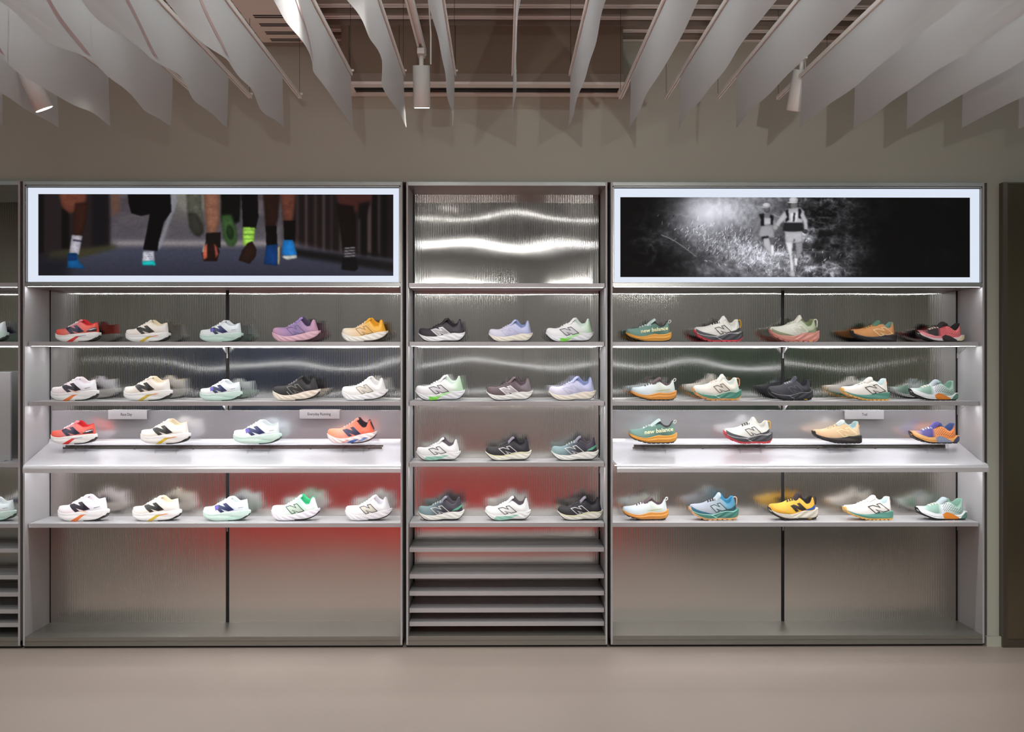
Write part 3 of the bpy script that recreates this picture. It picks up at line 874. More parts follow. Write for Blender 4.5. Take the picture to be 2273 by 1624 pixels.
# ------------------------------------------------------------------ track spotlights
def spotlight(loc, aim, label, power, cone=75, blend=0.6, group='white track spotlights', r=0.045, ln=0.215, stem=0.06, lamp_r=0.035, lens='lens'):
    """loc: centre of the lens"""
    loc = Vector(loc); d = (Vector(aim) - loc).normalized()
    top = loc - d * ln
    e = empty('track_spotlight', tuple(loc), label, 'spotlight', group)
    h = MB().tube([top, loc - d * 0.004, loc], [r, r, r * 0.985], 28).build('housing', M['white'], e)
    bm = bmesh.new(); bm.from_mesh(h.data)
    for f in bm.faces: f.smooth = len(f.verts) == 4
    bm.to_mesh(h.data); bm.free()
    MB().tube([loc - d * 0.001, loc + d * 0.002], r * 0.86, 24).build('lens', M[lens], e)
    MB().tube([top + d * 0.02, Vector((top.x, top.y, top.z + stem))], 0.012, 10).build('stem', M['white'], e)
    MB().box(top.x - 0.018, top.x + 0.018, top.y - 0.05, top.y + 0.05, top.z + stem - 0.01, top.z + stem + 0.02).build('track_adapter', M['white'], e)
    ld = bpy.data.lights.new('spot_light', 'SPOT')
    ld.energy = power * SPOT
    ld.spot_size = math.radians(cone); ld.spot_blend = blend
    ld.shadow_soft_size = lamp_r
    ld.color = (1.0, 0.97, 0.93)
    lo = bpy.data.objects.new('spot_light', ld)
    COL.objects.link(lo)
    lo.parent = e
    lo.location = tuple(d * 0.012)
    lo.rotation_euler = d.to_track_quat('-Z', 'Y').to_euler()
    return e, top.z + stem + 0.02
ys_ = -1.1
p1 = W(98, 242, -1.5); p2 = W(936.5, 239, ys_); p3 = W(1763, 246, -0.98)
_, zt1 = spotlight(p1, p1 + Vector((0.34, 0.25, -0.9)), 'white cylinder spotlight tilted among the banners at the left edge', 35, 100)
_, zt2 = spotlight(p2, p2 + Vector((0.0, 0.22, -1)), 'white cylinder spotlight hanging in front of the bulkhead', 40, 110)
_, zt3 = spotlight(p3, p3 + Vector((-0.12, 0.30, -1)), 'white cylinder spotlight behind a banner over the right lightbox', 12, 80, lens='white')
for nm, p, zt in (('left', p1, zt1), ('middle', p2, zt2), ('right', p3, zt3)):
    tx = {'left': p.x - 0.09, 'middle': p.x, 'right': p.x + 0.02}[nm]
    zz = max(zt, zrail + 0.02)
    e = empty('lighting_track', (tx, -3, zz), 'white lighting track running out from the %s spotlight' % nm, 'lighting track', 'lighting tracks between banners')
    zz += 0.004
    m = MB(); m.box(tx - 0.018, tx - 0.008, -6.5, p.y + 0.08, zz, zz + 0.035); m.box(tx + 0.008, tx + 0.018, -6.5, p.y + 0.08, zz, zz + 0.035)
    m.box(tx - 0.008, tx + 0.008, -6.5, p.y + 0.08, zz + 0.015, zz + 0.035)
    m.build('track_profile', M['ceilwhite'], e)
    MB().tube([(tx + 0.045, p.y + 0.02, zz - 0.06), (tx + 0.045, p.y + 0.03, zz + 0.1), (tx + 0.03, p.y - 0.05, zz + 0.4), (tx + 0.03, p.y - 0.06, CEIL)], 0.004, 6).build('power_cord', M['ceilwhite'], e)
lab = 'white ceiling spotlight over the shop floor, outside the photo'
for i, (x, y, z, ax, ay, az, pw) in enumerate([(-2.9, -4.8, 3.5, -2.6, -1.0, 0, 175), (-0.95, -4.8, 3.5, -0.8, -1.0, 0, 175), (1.2, -4.8, 3.5, 1.0, -1.0, 0, 175), (3.1, -4.8, 3.5, 2.9, -1.0, 0, 175),
                                  (-2.35, -2.7, 3.5, -2.0, -4.0, 0.2, 220), (-0.75, -2.7, 3.5, -0.9, -4.0, 0.2, 220)]):  # last two are added to brighten the red platform's reflection
    spotlight((x, y, z), (ax, ay, az), 'white ceiling spotlight outside the photo, %s' % ['far left past the banners', 'left of centre past the banners', 'right of centre past the banners', 'far right past the banners', 'added to light the left half of the red platform', 'added to light the middle of the red platform'][i],
              pw, 70, 0.9, 'shop floor spotlights out of the photo', lamp_r=0.06)
for i, (x, ax, pw) in enumerate(((1.25, 1.35, 95), (-0.55, -0.45, 55))):
    spotlight((x, -4.95, 2.645), (ax, 0.0, 2.82), 'low-hung white spotlight outside the photo washing the wall %s' % ['right of centre', 'left of centre'][i], pw, 52, 1.0, 'wall-washing spotlights out of the photo', stem=0.55, lamp_r=0.02, lens='white')
M['linear'] = emitter('linear_light_diffuser', (1.0, 0.985, 0.965, 1), 20.0)
M['banfill'] = emitter('added_banner_fill', (0.93, 1.0, 1.0, 1), 15.0)  # unseen lights added over the banners to brighten the cloth
M['lindim'] = emitter('dim_linear_diffuser', (1.0, 0.985, 0.965, 1), 16.0)
M['farfill'] = emitter('added_far_fill', (1.0, 0.985, 0.965, 1), 60.0)  # unseen light added to brighten the far wall in the reflections
for i, (x0, x1, yy, zz, mm) in enumerate(((-5.2, 5.2, -5.35, 3.72, 'linear'), (-5.2, 5.2, -7.4, 3.72, 'lindim'), (-6.0, 6.0, -12.2, 3.85, 'farfill'), (-5.2, 5.2, -2.35, 3.95, 'banfill'), (-5.2, 5.2, -3.75, 3.95, 'banfill'))):
    e = empty('linear_ceiling_light', ((x0 + x1) / 2, yy, zz), ['long ceiling light just past the banners, above the frame', 'long ceiling light behind the viewpoint, above the frame', 'long added light brightening the far shop wall', 'long added fill light over the wall ends of the banners', 'long added fill light over the near ends of the banners'][i], 'ceiling light', 'linear ceiling lights above the frame')
    hs = bx('housing', x0, x1, yy - 0.05, yy + 0.05, zz, zz + 0.06, M['white'], e)
    obj_from('diffuser', [(x0 + .02, yy - .04, zz - .001), (x0 + .02, yy + .04, zz - .001), (x1 - .02, yy + .04, zz - .001), (x1 - .02, yy - .04, zz - .001)], [(0, 1, 2, 3)], M[mm], hs)

# ------------------------------------------------------------------ the shop behind the viewpoint (seen only as reflections in the fluted steel)
rb = empty('display_platform', (-0.9, -4.0, 0), 'low red display platform with a bench block, reflected in the fluted panels', 'platform')
bx('platform_deck', -3.2, 1.3, -5.4, -2.75, 0.0, 0.10, M['red'], rb, bevel=0.008)
bx('bench_block', -3.0, 0.7, -5.3, -4.2, 0.10, 0.60, M['red'], rb, bevel=0.01)

dp = empty('added_dark_platform', (2.7, -3.9, 0), 'low charcoal platform added beside the red one to darken the right bay reflection', 'platform')  # unseen block added to darken the low reflection in the right bay
bx('platform_deck', 1.5, 4.0, -4.9, -2.75, 0.03, 0.16, M['dark'], dp, bevel=0.006)
bx('platform_plinth', 1.56, 3.94, -4.84, -2.81, 0.0, 0.03, M['black'], dp)
M['blue'] = plain('blue_panel', H('5a6684'), 0.5); M['green'] = plain('green_panel', H('56705c'), 0.5)
M['ledfar'] = emitter('far_led', (0.95, 0.97, 1.0, 1), 12.0)
M['farwhite'] = plain('far_white_shelf', H('b9b6b4'), 0.5)
ow = empty('opposite_display_wall', (0, YB + 0.3, 0), 'dark shelving wall on the far side of the shop, seen as reflections', 'display wall')
for (x0, x1, mt_) in ((-6.5, -2.2, 'blue'), (-2.0, 2.2, 'farwhite'), (2.4, 6.5, 'green')):
    bx('wall_panel', x0, x1, YB + 0.02, YB + 0.10, 0.3, 2.1, M[mt_], ow)
    for zz in (0.62, 1.18, 1.73):
        sh = bx('far_shelf', x0, x1, YB + 0.10, YB + 0.45, zz, zz + 0.03, M['farwhite'], ow)
        bx('led_strip', x0 + 0.05, x1 - 0.05, YB + 0.40, YB + 0.42, zz - 0.006, zz, M['ledfar'], sh)
for k_ in range(15):
    xx = -6.3 + 0.9 * k_
    bx('upright', xx - 0.05, xx + 0.05, YB + 0.1, YB + 0.2, 0, 3.5, M['farwhite' if k_ % 2 else 'dark'], ow)
for (x0, x1, yy) in ((-3.4, 0.2, -8.4), (1.6, 4.2, -9.3)):
    e = empty('linear_ceiling_light', ((x0 + x1) / 2, yy, 3.5), 'thin white ceiling light behind the viewpoint, %s' % ('left' if x0 < 0 else 'right'), 'ceiling light', 'linear ceiling lights behind the viewpoint')
    hs = bx('housing', x0, x1, yy - 0.05, yy + 0.05, 3.5, 3.56, M['white'], e)
    bx('diffuser', x0 + 0.02, x1 - 0.02, yy - 0.01, yy + 0.01, 3.492, 3.5, M['ledfar'], hs)

# ------------------------------------------------------------------ shoes
def pchip(pts):
    xs = np.array([p[0] for p in pts], float); ys = np.array([p[1] for p in pts], float)
    h = np.diff(xs); d = np.diff(ys) / h
    m = np.zeros(len(xs))
    m[0], m[-1] = d[0], d[-1]
    for i in range(1, len(xs) - 1):
        if d[i - 1] * d[i] > 0:
            w1, w2 = 2 * h[i] + h[i - 1], h[i] + 2 * h[i - 1]
            m[i] = (w1 + w2) / (w1 / d[i - 1] + w2 / d[i])
    def f(x):
        x = np.clip(x, xs[0], xs[-1])
        i = np.clip(np.searchsorted(xs, x) - 1, 0, len(xs) - 2)
        t = (x - xs[i]) / h[i]
        return ((1 + 2 * t) * (1 - t) ** 2 * ys[i] + t * (1 - t) ** 2 * h[i] * m[i]
                + t * t * (3 - 2 * t) * ys[i + 1] + t * t * (t - 1) * h[i] * m[i + 1])
    return f
def sstep(a, b, x):
    t = np.clip((x - a) / (b - a), 0, 1)
    return t * t * (3 - 2 * t)

PLAN = pchip([(0, 0), (.008, .035), (.03, .075), (.07, .113), (.14, .150), (.25, .176), (.34, .180), (.45, .166), (.58, .146),
              (.70, .142), (.82, .143), (.90, .130), (.955, .098), (.985, .055), (1, 0)])
# side-view profiles measured from the photograph; x 0 toe .. 1 heel, heights in shoe lengths
TYPES = {
 'A': dict(z0=[(0, .15), (.01, .11), (.09, .05), (.23, .008), (.34, 0), (.61, .002), (.78, .02), (.89, .052), (.955, .10), (1, .165)],
           z1=[(0, .20), (.12, .158), (.24, .148), (.36, .166), (.5, .18), (.7, .2), (.9, .218), (.97, .21), (1, .19)],
           rim=[(.02, .262), (.06, .281), (.2, .295), (.28, .333), (.4, .394), (.5, .452), (.56, .445), (.64, .405), (.72, .362), (.80, .368), (.88, .410), (.92, .425)],
           rimm=[(.56, .488), (.64, .482), (.69, .45), (.78, .392), (.84, .405), (.92, .425)], xo=.56, xb=.955, xt=.925, tht=0.021, tongue=[(.40, .355), (.48, .435), (.56, .498), (.605, .494)], sculpt=(0.010, 1.0, 1.3), med=.03),
 'B': dict(z0=[(0, .19), (.01, .15), (.04, .095), (.095, .045), (.17, .008), (.3, 0), (.52, .010), (.68, .018), (.78, .04), (.89, .085), (.965, .148), (1, .21)],
           z1=[(0, .205), (.09, .169), (.2, .128), (.28, .114), (.38, .117), (.52, .143), (.67, .185), (.81, .214), (.93, .226), (1, .245)],
           rim=[(.02, .265), (.05, .292), (.1, .302), (.25, .304), (.36, .344), (.46, .402), (.54, .455), (.59, .455), (.66, .385), (.73, .325), (.785, .335), (.812, .40), (.835, .452), (.86, .468), (.885, .452)],
           rimm=[(.585, .50), (.645, .512), (.67, .495), (.705, .45), (.78, .407), (.805, .402), (.825, .445), (.86, .468), (.885, .452)], xo=.59, xb=.958, xt=.885, tht=0.021, tongue=[(.44, .365), (.52, .445), (.595, .512), (.63, .518)], sculpt=(0.009, 7.0, 1.6), med=.05),
 'C': dict(z0=[(0, .19), (.02, .15), (.075, .085), (.16, .025), (.27, 0), (.43, .002), (.57, .020), (.71, .018), (.84, .022), (.93, .069), (.985, .14), (1, .19)],
           z1=[(0, .20), (.08, .15), (.21, .118), (.35, .113), (.49, .135), (.65, .174), (.77, .190), (.87, .184), (.93, .19), (1, .222)],
           rim=[(.02, .26), (.05, .290), (.09, .297), (.20, .287), (.27, .300), (.33, .328), (.43, .383), (.52, .410), (.58, .416), (.66, .372), (.745, .317), (.80, .335), (.84, .37), (.862, .44), (.88, .474), (.905, .466)],
           rimm=[(.585, .49), (.645, .50), (.675, .45), (.765, .377), (.82, .385), (.855, .44), (.88, .476), (.905, .466)], xo=.585, xb=.968, xt=.905, tht=0.021, tongue=[(.42, .345), (.50, .42), (.58, .502), (.62, .512)], sculpt=(0.008, 6.0, 1.8), med=.035),
 'D': dict(z0=[(0, .185), (.035, .13), (.085, .097), (.165, .065), (.27, .035), (.38, .010), (.44, .004), (.78, .006), (.89, .02), (.96, .054), (.99, .108), (1, .14)],
           z1=[(0, .206), (.11, .16), (.22, .127), (.33, .113), (.43, .124), (.54, .154), (.62, .167), (.7, .158), (.81, .16), (.9, .178), (1, .215)],
           rim=[(.015, .25), (.035, .272), (.16, .283), (.27, .305), (.35, .338), (.43, .368), (.53, .378), (.62, .394), (.68, .360), (.76, .315), (.83, .335), (.87, .385), (.895, .432), (.925, .437)],
           rimm=[(.62, .47), (.655, .43), (.70, .38), (.757, .342), (.82, .338), (.865, .377), (.90, .43), (.92, .44)], xo=.62, xb=.968, xt=.925, tht=0.028, tongue=[(.40, .325), (.50, .415), (.60, .488), (.64, .505)], sculpt=(0.011, 0.0, 2.2), med=.02, loop=(.955, .435)),
 'E': dict(z0=[(0, .22), (.02, .185), (.08, .125), (.155, .078), (.23, .043), (.33, .016), (.43, .006), (.6, .014), (.78, .01), (.89, .022), (.965, .06), (.99, .10), (1, .15)],
           z1=[(0, .235), (.03, .21), (.08, .18), (.18, .144), (.33, .124), (.43, .116), (.53, .132), (.635, .165), (.74, .185), (.86, .178), (.95, .215), (1, .225)],
           rim=[(.03, .285), (.06, .301), (.2, .311), (.31, .337), (.37, .368), (.45, .397), (.53, .422), (.60, .424), (.68, .372), (.757, .306), (.815, .322), (.845, .37), (.865, .425), (.90, .436)],
           rimm=[(.60, .475), (.65, .49), (.685, .443), (.71, .40), (.74, .377), (.78, .38), (.82, .42), (.85, .443), (.885, .44)], xo=.60, xb=.952, xt=.90, tht=0.042, tongue=[(.47, .375), (.54, .455), (.595, .522), (.635, .524)], sculpt=(0.010, 5.0, -1.3), med=.03, loop2=True),
 'F': dict(z0=[(0, .20), (.04, .16), (.11, .12), (.21, .075), (.36, .030), (.47, .008), (.59, .002), (.94, .005), (.98, .02), (1, .07)],
           z1=[(0, .22), (.09, .171), (.19, .136), (.31, .113), (.46, .106), (.56, .112), (.69, .141), (.82, .146), (.94, .161), (1, .150)],
           rim=[(.02, .243), (.045, .267), (.19, .275), (.29, .297), (.37, .327), (.46, .366), (.60, .384), (.69, .362), (.80, .290), (.85, .305), (.875, .36), (.895, .405), (.93, .405)],
           rimm=[(.66, .41), (.69, .383), (.748, .343), (.81, .363), (.84, .403), (.88, .416), (.92, .412)], xo=.66, xb=.957, xt=.93, tht=0.042, tongue=[(.40, .305), (.50, .39), (.60, .455), (.66, .440)], sculpt=(0.012, 1.6, 0.8), med=.03),
 'G': dict(z0=[(0, .185), (.065, .123), (.17, .07), (.28, .027), (.39, .006), (.52, 0), (.9, .006), (.975, .048), (1, .10)],
           z1=[(0, .205), (.08, .166), (.17, .129), (.28, .097), (.44, .074), (.55, .078), (.7, .086), (.82, .090), (.92, .139), (1, .142)],
           rim=[(.02, .222), (.04, .240), (.17, .238), (.28, .268), (.36, .295), (.45, .312), (.55, .322), (.645, .318), (.72, .268), (.785, .232), (.84, .27), (.90, .365)],
           rimm=[(.62, .385), (.67, .365), (.695, .315), (.725, .295), (.79, .338), (.855, .375), (.90, .367)], xo=.62, xb=.925, xt=.91, tht=0.042, tongue=[(.36, .26), (.45, .34), (.54, .410), (.62, .392)], sculpt=(0.006, 0.0, 1.5), med=.03),
}
# slanted block letter, digitised from the side of the shoes (u along the shoe, v up)
NPOLY = [(0, .676), (.235, .81), (.56, .605), (.42, .905), (.593, 1.0), (1.0, .284), (.716, .135), (.36, .385), (.53, .108), (.358, 0)]

class Shoe:
    def __init__(s, key):
        T = s.T = TYPES[key]; s.key = key
        s.z0, s.z1, s.rim = pchip(T['z0']), pchip(T['z1']), pchip(T['rim'])
        s.rimm = pchip(T['rimm'])
        s.xa, s.xta = 0.006, T['rim'][0][0]
        s.cache = {}
    def o(s, xt): return float(sstep(s.T['xo'] - .05, s.T['xo'] + .03, xt))
    def rim_far(s, xt, o): return float(s.rim(xt)) * (1 - o) + float(s.rimm(xt)) * o
    def up_xb(s, t): return s.xa + (s.T['xb'] - s.xa) * t
    def up_xt(s, t): return s.xta + (s.T['xt'] - s.xta) * t
    def up_w(s, t): return 0.93 * float(PLAN(np.clip(t, 0, 1)))
    def g(s, zf, o):
        c = max(0.0, 1 - zf * zf) ** .5
        return (1 - o) * c + o * (1 + .04 * math.sin(zf * 3.1) - .46 * zf ** 2.2)
    def sole_y(s, x, f):
        T = s.T
        base = float(np.interp(f, [0, .1, .3, .55, .8, 1], [.86, .955, 1.0, 1.0, .975, .95]))
        a, fx, fz = T['sculpt']
        win = math.sin(math.pi * min(max(f, 0), 1)) * float(sstep(.04, .18, x) * (1 - sstep(.93, 1, x)))
        if s.key == 'D': d = a * math.cos(2 * math.pi * fz * f)
        elif s.key == 'E': d = a * math.sin(2 * math.pi * (fx * x + fz * f)) * float(sstep(.4, .5, x))
        elif s.key == 'A': d = -a * math.exp(-((f - .45 - .25 * math.sin(5 * x)) / .12) ** 2)
        else: d = a * math.sin(2 * math.pi * (fx * x + fz * f)) * (1 if s.key != 'F' else .8)
        return float(PLAN(x)) * base + d * win
    def side_y(s, x, z):
        """half width of the shoe at (x, z), lateral side"""
        zz1 = float(s.z1(x))
        if z <= zz1:
            zz0 = float(s.z0(x))
            return s.sole_y(x, (z - zz0) / max(zz1 - zz0, 1e-3))
        t = (x - s.xa) / (s.T['xb'] - s.xa)
        for _ in range(6):
            xt_ = s.up_xt(t); zt = float(s.rim(xt_)); zb = float(s.z1(s.up_xb(t))) - .01
            zf = min(max((z - zb) / (zt - zb), 0), 1)
            xm = s.up_xb(t) + (xt_ - s.up_xb(t)) * zf
            t = min(max(t + (x - xm), 0), 1)
        o = s.o(s.up_xt(t))
        return s.up_w(t) * s.g(zf, o) + .006 * math.sin(math.pi * zf) * (1 if o > .5 else (1 - zf))
    # each mesh is in unit shoe lengths, toe towards -x, lateral side towards -y
    def mesh(s, name, v, f, smooth=True, merge=True):
        me = bpy.data.meshes.new(name)
        me.from_pydata([(p[0] - .5, p[1], p[2]) for p in v], [], f)
        bm = bmesh.new(); bm.from_mesh(me)
        if merge: bmesh.ops.remove_doubles(bm, verts=bm.verts, dist=2e-4)
        bmesh.ops.recalc_face_normals(bm, faces=bm.faces)
        for q in bm.faces: q.smooth = smooth
        bm.to_mesh(me); bm.free()
        me.materials.append(None)
        return me
    def get(s, what, *a):
        k = (what,) + a
        if k not in s.cache: s.cache[k] = getattr(s, 'm_' + what)(*a)
        return s.cache[k]
    def m_upper(s):
        n, m = 46, 13
        ts = [0.5 - 0.5 * math.cos(math.pi * (i / n)) for i in range(n + 1)]
        zfs = [math.sin(math.pi / 2 * j / m) for j in range(m + 1)]
        v, f = [], []
        for side in (-1, 1):
            b = len(v)
            for t in ts:
                xb, xt = s.up_xb(t), s.up_xt(t)
                o = s.o(xt)
                zb = float(s.z1(xb)) - .01
                zt = s.rim_far(xt, o) if side > 0 else float(s.rim(xt))
                for zf in zfs:
                    x = xb + (xt - xb) * zf
                    bulge = 0.006 * math.sin(math.pi * zf)
                    v.append((x, side * (s.up_w(t) * s.g(zf, o) + bulge * (t > .03) * (t < .97) * (1 if o > .5 else (1 - zf))), zb + (zt - zb) * zf))
            k = m + 1
            for i in range(n):
                for j in range(m):
                    f.append((b + i * k + j, b + (i + 1) * k + j, b + (i + 1) * k + j + 1, b + i * k + j + 1))
        return s.mesh('upper', v, f)
    def rim_pts(s):
        n = 46
        L, R = [], []
        for i in range(n + 1):
            t = 0.5 - 0.5 * math.cos(math.pi * i / n)
            xt = s.up_xt(t); o = s.o(xt)
            if o < .25: continue
            y = s.up_w(t) * s.g(1, o)
            z = float(s.rim(xt))
            L.append((xt, -y, z)); R.append((xt, y, s.rim_far(xt, o)))
        return L, R
    def m_lining(s):
        L, R = s.rim_pts()
        loop = L + R[::-1][1:]
        xc = .74
        v, f = [], []
        for (x, y, z) in loop:
            def sc(k, dz): return (xc + (x - xc) * (1 - (1 - k) * .35), y * k, z + dz)
            zin = float(s.z1(x)) + .02
            v += [(x, y * 1.03, z - .012), (x, y * 1.02, z + .008), sc(.90, .016), sc(.76, .008), sc(.72, -.02), (xc + (x - xc) * .88, y * .74, zin)]
        m = len(loop)
        for i in range(m - 1):
            for j in range(5):
                f.append((i * 6 + j, (i + 1) * 6 + j, (i + 1) * 6 + j + 1, i * 6 + j + 1))
        return s.mesh('collar_lining', v, f, merge=False)
    def m_sole(s):
        n = 80
        fr = [0, .06, .14, .24, .35, .46, .57, .68, .79, .9, 1]
        v, f = [], []
        for i in range(n + 1):
            x = 0.5 - 0.5 * math.cos(math.pi * i / n)
            a, b = float(s.z0(x)) + .006, float(s.z1(x))
            row = [(x, 0, a)] + [(x, -s.sole_y(x, q) if 0 < i < n else 0, a + (b - a) * q) for q in fr]
            row += [(x, -.8 * float(PLAN(x)), b + .002), (x, 0, b + .002)]
            row += [(p[0], -p[1], p[2]) for p in row[1:-1]][::-1]
            v += row
        k = len(row)
        for i in range(n):
            for j in range(k):
                j2 = (j + 1) % k
                f.append((i * k + j, (i + 1) * k + j, (i + 1) * k + j2, i * k + j2))
        return s.mesh('midsole', v, f)
    def m_outsole(s, x0, x1, th, lugs, toe):
        n = 46
        v, f = [], []
        for i in range(n + 1):
            x = x0 + (x1 - x0) * (0.5 - 0.5 * math.cos(math.pi * i / n))
            a, b = float(s.z0(x)), float(s.z1(x))
            h = min(th + toe * math.exp(-(x / .045) ** 2), (b - a) * .98 + (toe > .05) * .03)
            yy = float(PLAN(x)) * .985 + .004
            ys2 = s.sole_y(x, min(1, h / (b - a))) + .005 if 0.001 < x < .999 else .002
            v += [(x - .004 * (x < .02), 0, a - .002), (x, -yy * .84, a - .002), (x, -yy * .97, a + h * .35), (x - .006 * (x < .02), -ys2, a + h),
                  (x, -ys2 * .93, a + h + .001), (x, 0, a + h * .3 + .004),
                  (x, ys2 * .93, a + h + .001), (x - .006 * (x < .02), ys2, a + h), (x, yy * .97, a + h * .35), (x, yy * .84, a - .002)]
        k = 10
        for i in range(n):
            for j in range(k):
                j2 = (j + 1) % k
                f.append((i * k + j, (i + 1) * k + j, (i + 1) * k + j2, i * k + j2))
        f += [tuple(range(k)), tuple(n * k + j for j in range(k))]
        if lugs:
            for i in range(lugs):
                x = x0 + .05 + (x1 - x0 - .1) * (i + .5) / lugs
                wdt = (x1 - x0) / lugs * .30
                for sd in (-1, 1):
                    y = sd * float(PLAN(x)) * .78
                    a = float(s.z0(x))
                    b0 = len(v)
                    dz = float(s.z0(x + wdt) - s.z0(x - wdt)) / 2
                    for (dx, dd) in ((-wdt, -dz), (wdt, dz)):
                        for zz in (-.011, .006):
                            v += [(x + dx, y - .03, a + dd + zz), (x + dx, y + .03, a + dd + zz)]
                    f += [(b0, b0 + 1, b0 + 3, b0 + 2), (b0 + 4, b0 + 6, b0 + 7, b0 + 5), (b0, b0 + 4, b0 + 5, b0 + 1),
                          (b0 + 2, b0 + 3, b0 + 7, b0 + 6), (b0, b0 + 2, b0 + 6, b0 + 4), (b0 + 1, b0 + 5, b0 + 7, b0 + 3)]
        return s.mesh('outsole', v, f, smooth=False)
    def m_tongue(s):
        P = s.T['tongue']
        fx = pchip(list(enumerate(p[0] for p in P))); fz = pchip(list(enumerate(p[1] for p in P)))
        n, k = 14, 14
        v, f = [], []
        for i in range(n + 1):
            u = i / n * (len(P) - 1)
            x, z = float(fx(u)), float(fz(u))
            du = .05
            dx, dz = float(fx(u + du) - fx(u - du)), float(fz(u + du) - fz(u - du))
            l = math.hypot(dx, dz) or 1
            nx_, nz_ = -dz / l, dx / l
            e = i / n
            hw = .082 * (1 - .22 * e) * float(1 - .35 * sstep(.85, 1, e)); ht = s.T['tht'] * float(1 - .5 * sstep(.88, 1, e))
            for j in range(k):
                a = 2 * math.pi * j / k
                yy = hw * math.copysign(abs(math.cos(a)) ** .7, math.cos(a)); nn = ht * math.sin(a)
                sag = .028 * (yy / hw) ** 2 + s.T['tht'] * .75
                v.append((x + nx_ * (nn - sag), yy, z + nz_ * (nn - sag)))
        for i in range(n):
            for j in range(k):
                j2 = (j + 1) % k
                f.append((i * k + j, (i + 1) * k + j, (i + 1) * k + j2, i * k + j2))
        f += [tuple(range(k)), tuple(n * k + j for j in range(k))]
        return s.mesh('tongue', v, f)
    def m_laces(s):
        mb = MB()
        x0, x1 = s.T['tongue'][0][0] - .10, s.T['tongue'][1][0] + .02
        n = 5
        for i in range(n):
            x = x0 + (x1 - x0) * i / (n - 1)
            for d in ((0, .022), (.022, 0)):
                pts = []
                for q in range(9):
                    u = q / 8 * 2 - 1
                    xx = x + d[0] + (d[1] - d[0]) * (q / 8)
                    yy = u * .070
                    t = (xx - s.xta) / (s.T['xt'] - s.xta)
                    wv = max(s.up_w(t), .02)
                    zt = float(s.rim(xx)); zb = float(s.z1(s.up_xb(t)))
                    zf = math.sqrt(max(0, 1 - (abs(yy) / wv) ** 2))
                    pts.append((xx, yy, zb + (zt - zb) * zf + .007 - .010 * abs(u) ** 6))
                mb.tube(pts, .0075, 6)
        return s.mesh('laces', mb.v, mb.f, merge=False)
    def m_loop(s, kind):
        mb = MB()
        if kind == 1:
            cx, cz = s.T['loop']
            pts = [(cx + .026 * math.cos(a) + .010 * math.sin(a), 0, cz + .034 * math.sin(a)) for a in np.linspace(0, 2 * math.pi, 16, endpoint=False)]
            for dy in (-.012, 0, .012): mb.tube([(p[0], dy, p[2]) for p in pts], .008, 6, closed=True)
        else:
            P = pchip([(0, .89), (1, .925), (2, .955), (3, .955), (4, .945)]); Q = pchip([(0, .432), (1, .445), (2, .405), (3, .34), (4, .285)])
            for dy in (-.012, 0, .012): mb.tube([(float(P(u)), dy, float(Q(u))) for u in np.linspace(0, 4, 14)], .009, 6)
        return s.mesh('pull_loop', mb.v, mb.f, merge=False)
    def patch_mesh(s, name, polys, off=.0035, sd=-1):
        v, f = [], []
        for poly in polys:
            pts = []
            m = len(poly)
            for i in range(m):
                a, b = poly[i], poly[(i + 1) % m]
                k = max(1, int(math.hypot(b[0] - a[0], b[1] - a[1]) / .025))
                for q in range(k): pts.append((a[0] + (b[0] - a[0]) * q / k, a[1] + (b[1] - a[1]) * q / k))
            nb = len(pts)
            xs = [p[0] for p in pts]; zs_ = [p[1] for p in pts]
            def inside(x, z):
                c = False
                for i in range(nb):
                    x1, z1 = pts[i]; x2, z2 = pts[(i + 1) % nb]
                    if (z1 > z) != (z2 > z) and x < (x2 - x1) * (z - z1) / (z2 - z1) + x1: c = not c
                return c
            gx = np.arange(min(xs), max(xs), .02); gz = np.arange(min(zs_), max(zs_), .02)
            ins = [(a + .003, b + .003) for a in gx for b in gz if inside(a + .003, b + .003)]
            r = delaunay_2d_cdt([Vector(p) for p in pts + ins], [(i, (i + 1) % nb) for i in range(nb)], [], 1, 1e-6)
            for _ in (0,):
                b0 = len(v)
                v += [(p.x, sd * (s.side_y(p.x, p.y) + off), p.y) for p in r[0]]
                f += [tuple(b0 + i for i in t) for t in r[2]]
        return s.mesh(name, v, f, merge=False)
    def stroke_polys(s, pts, w, closed=True):
        out = []
        m = len(pts)
        P = [Vector(p) for p in pts]
        def nrm(i):
            a = P[(i - 1) % m] if closed or i > 0 else P[i]; b = P[(i + 1) % m] if closed or i < m - 1 else P[i]
            d1 = (P[i] - a); d2 = (b - P[i])
            if d1.length < 1e-9: d1 = d2
            if d2.length < 1e-9: d2 = d1
            d1 = d1.normalized(); d2 = d2.normalized()
            n1 = Vector((-d1.y, d1.x)); n2 = Vector((-d2.y, d2.x))
            mm = (n1 + n2)
            mm = mm / max(mm.length_squared, .35) * 2
            return mm
        for i in range(m if closed else m - 1):
            j = (i + 1) % m
            a, b = nrm(i) * w / 2, nrm(j) * w / 2
            out.append([tuple(P[i] + a), tuple(P[i] - a), tuple(P[j] - b), tuple(P[j] + b)])
        return out
    def npts(s, box):
        x0, x1, z0, z1 = box
        return [(x0 + (x1 - x0) * u, z0 + (z1 - z0) * q) for u, q in NPOLY]
    def m_nsolid(s, sd, *box): return s.patch_mesh('side_letter', [s.npts(box)], .004, sd)
    def m_noutline(s, sd, w, *box): return s.patch_mesh('letter_outline', s.stroke_polys(s.npts(box), w), .0065, sd)
    def m_poly(s, name, polys, off=.0035): return s.patch_mesh(name, [list(p) for p in polys], off)
    def m_line(s, name, pts, w): return s.patch_mesh(name, s.stroke_polys(list(pts), w, False), .006)
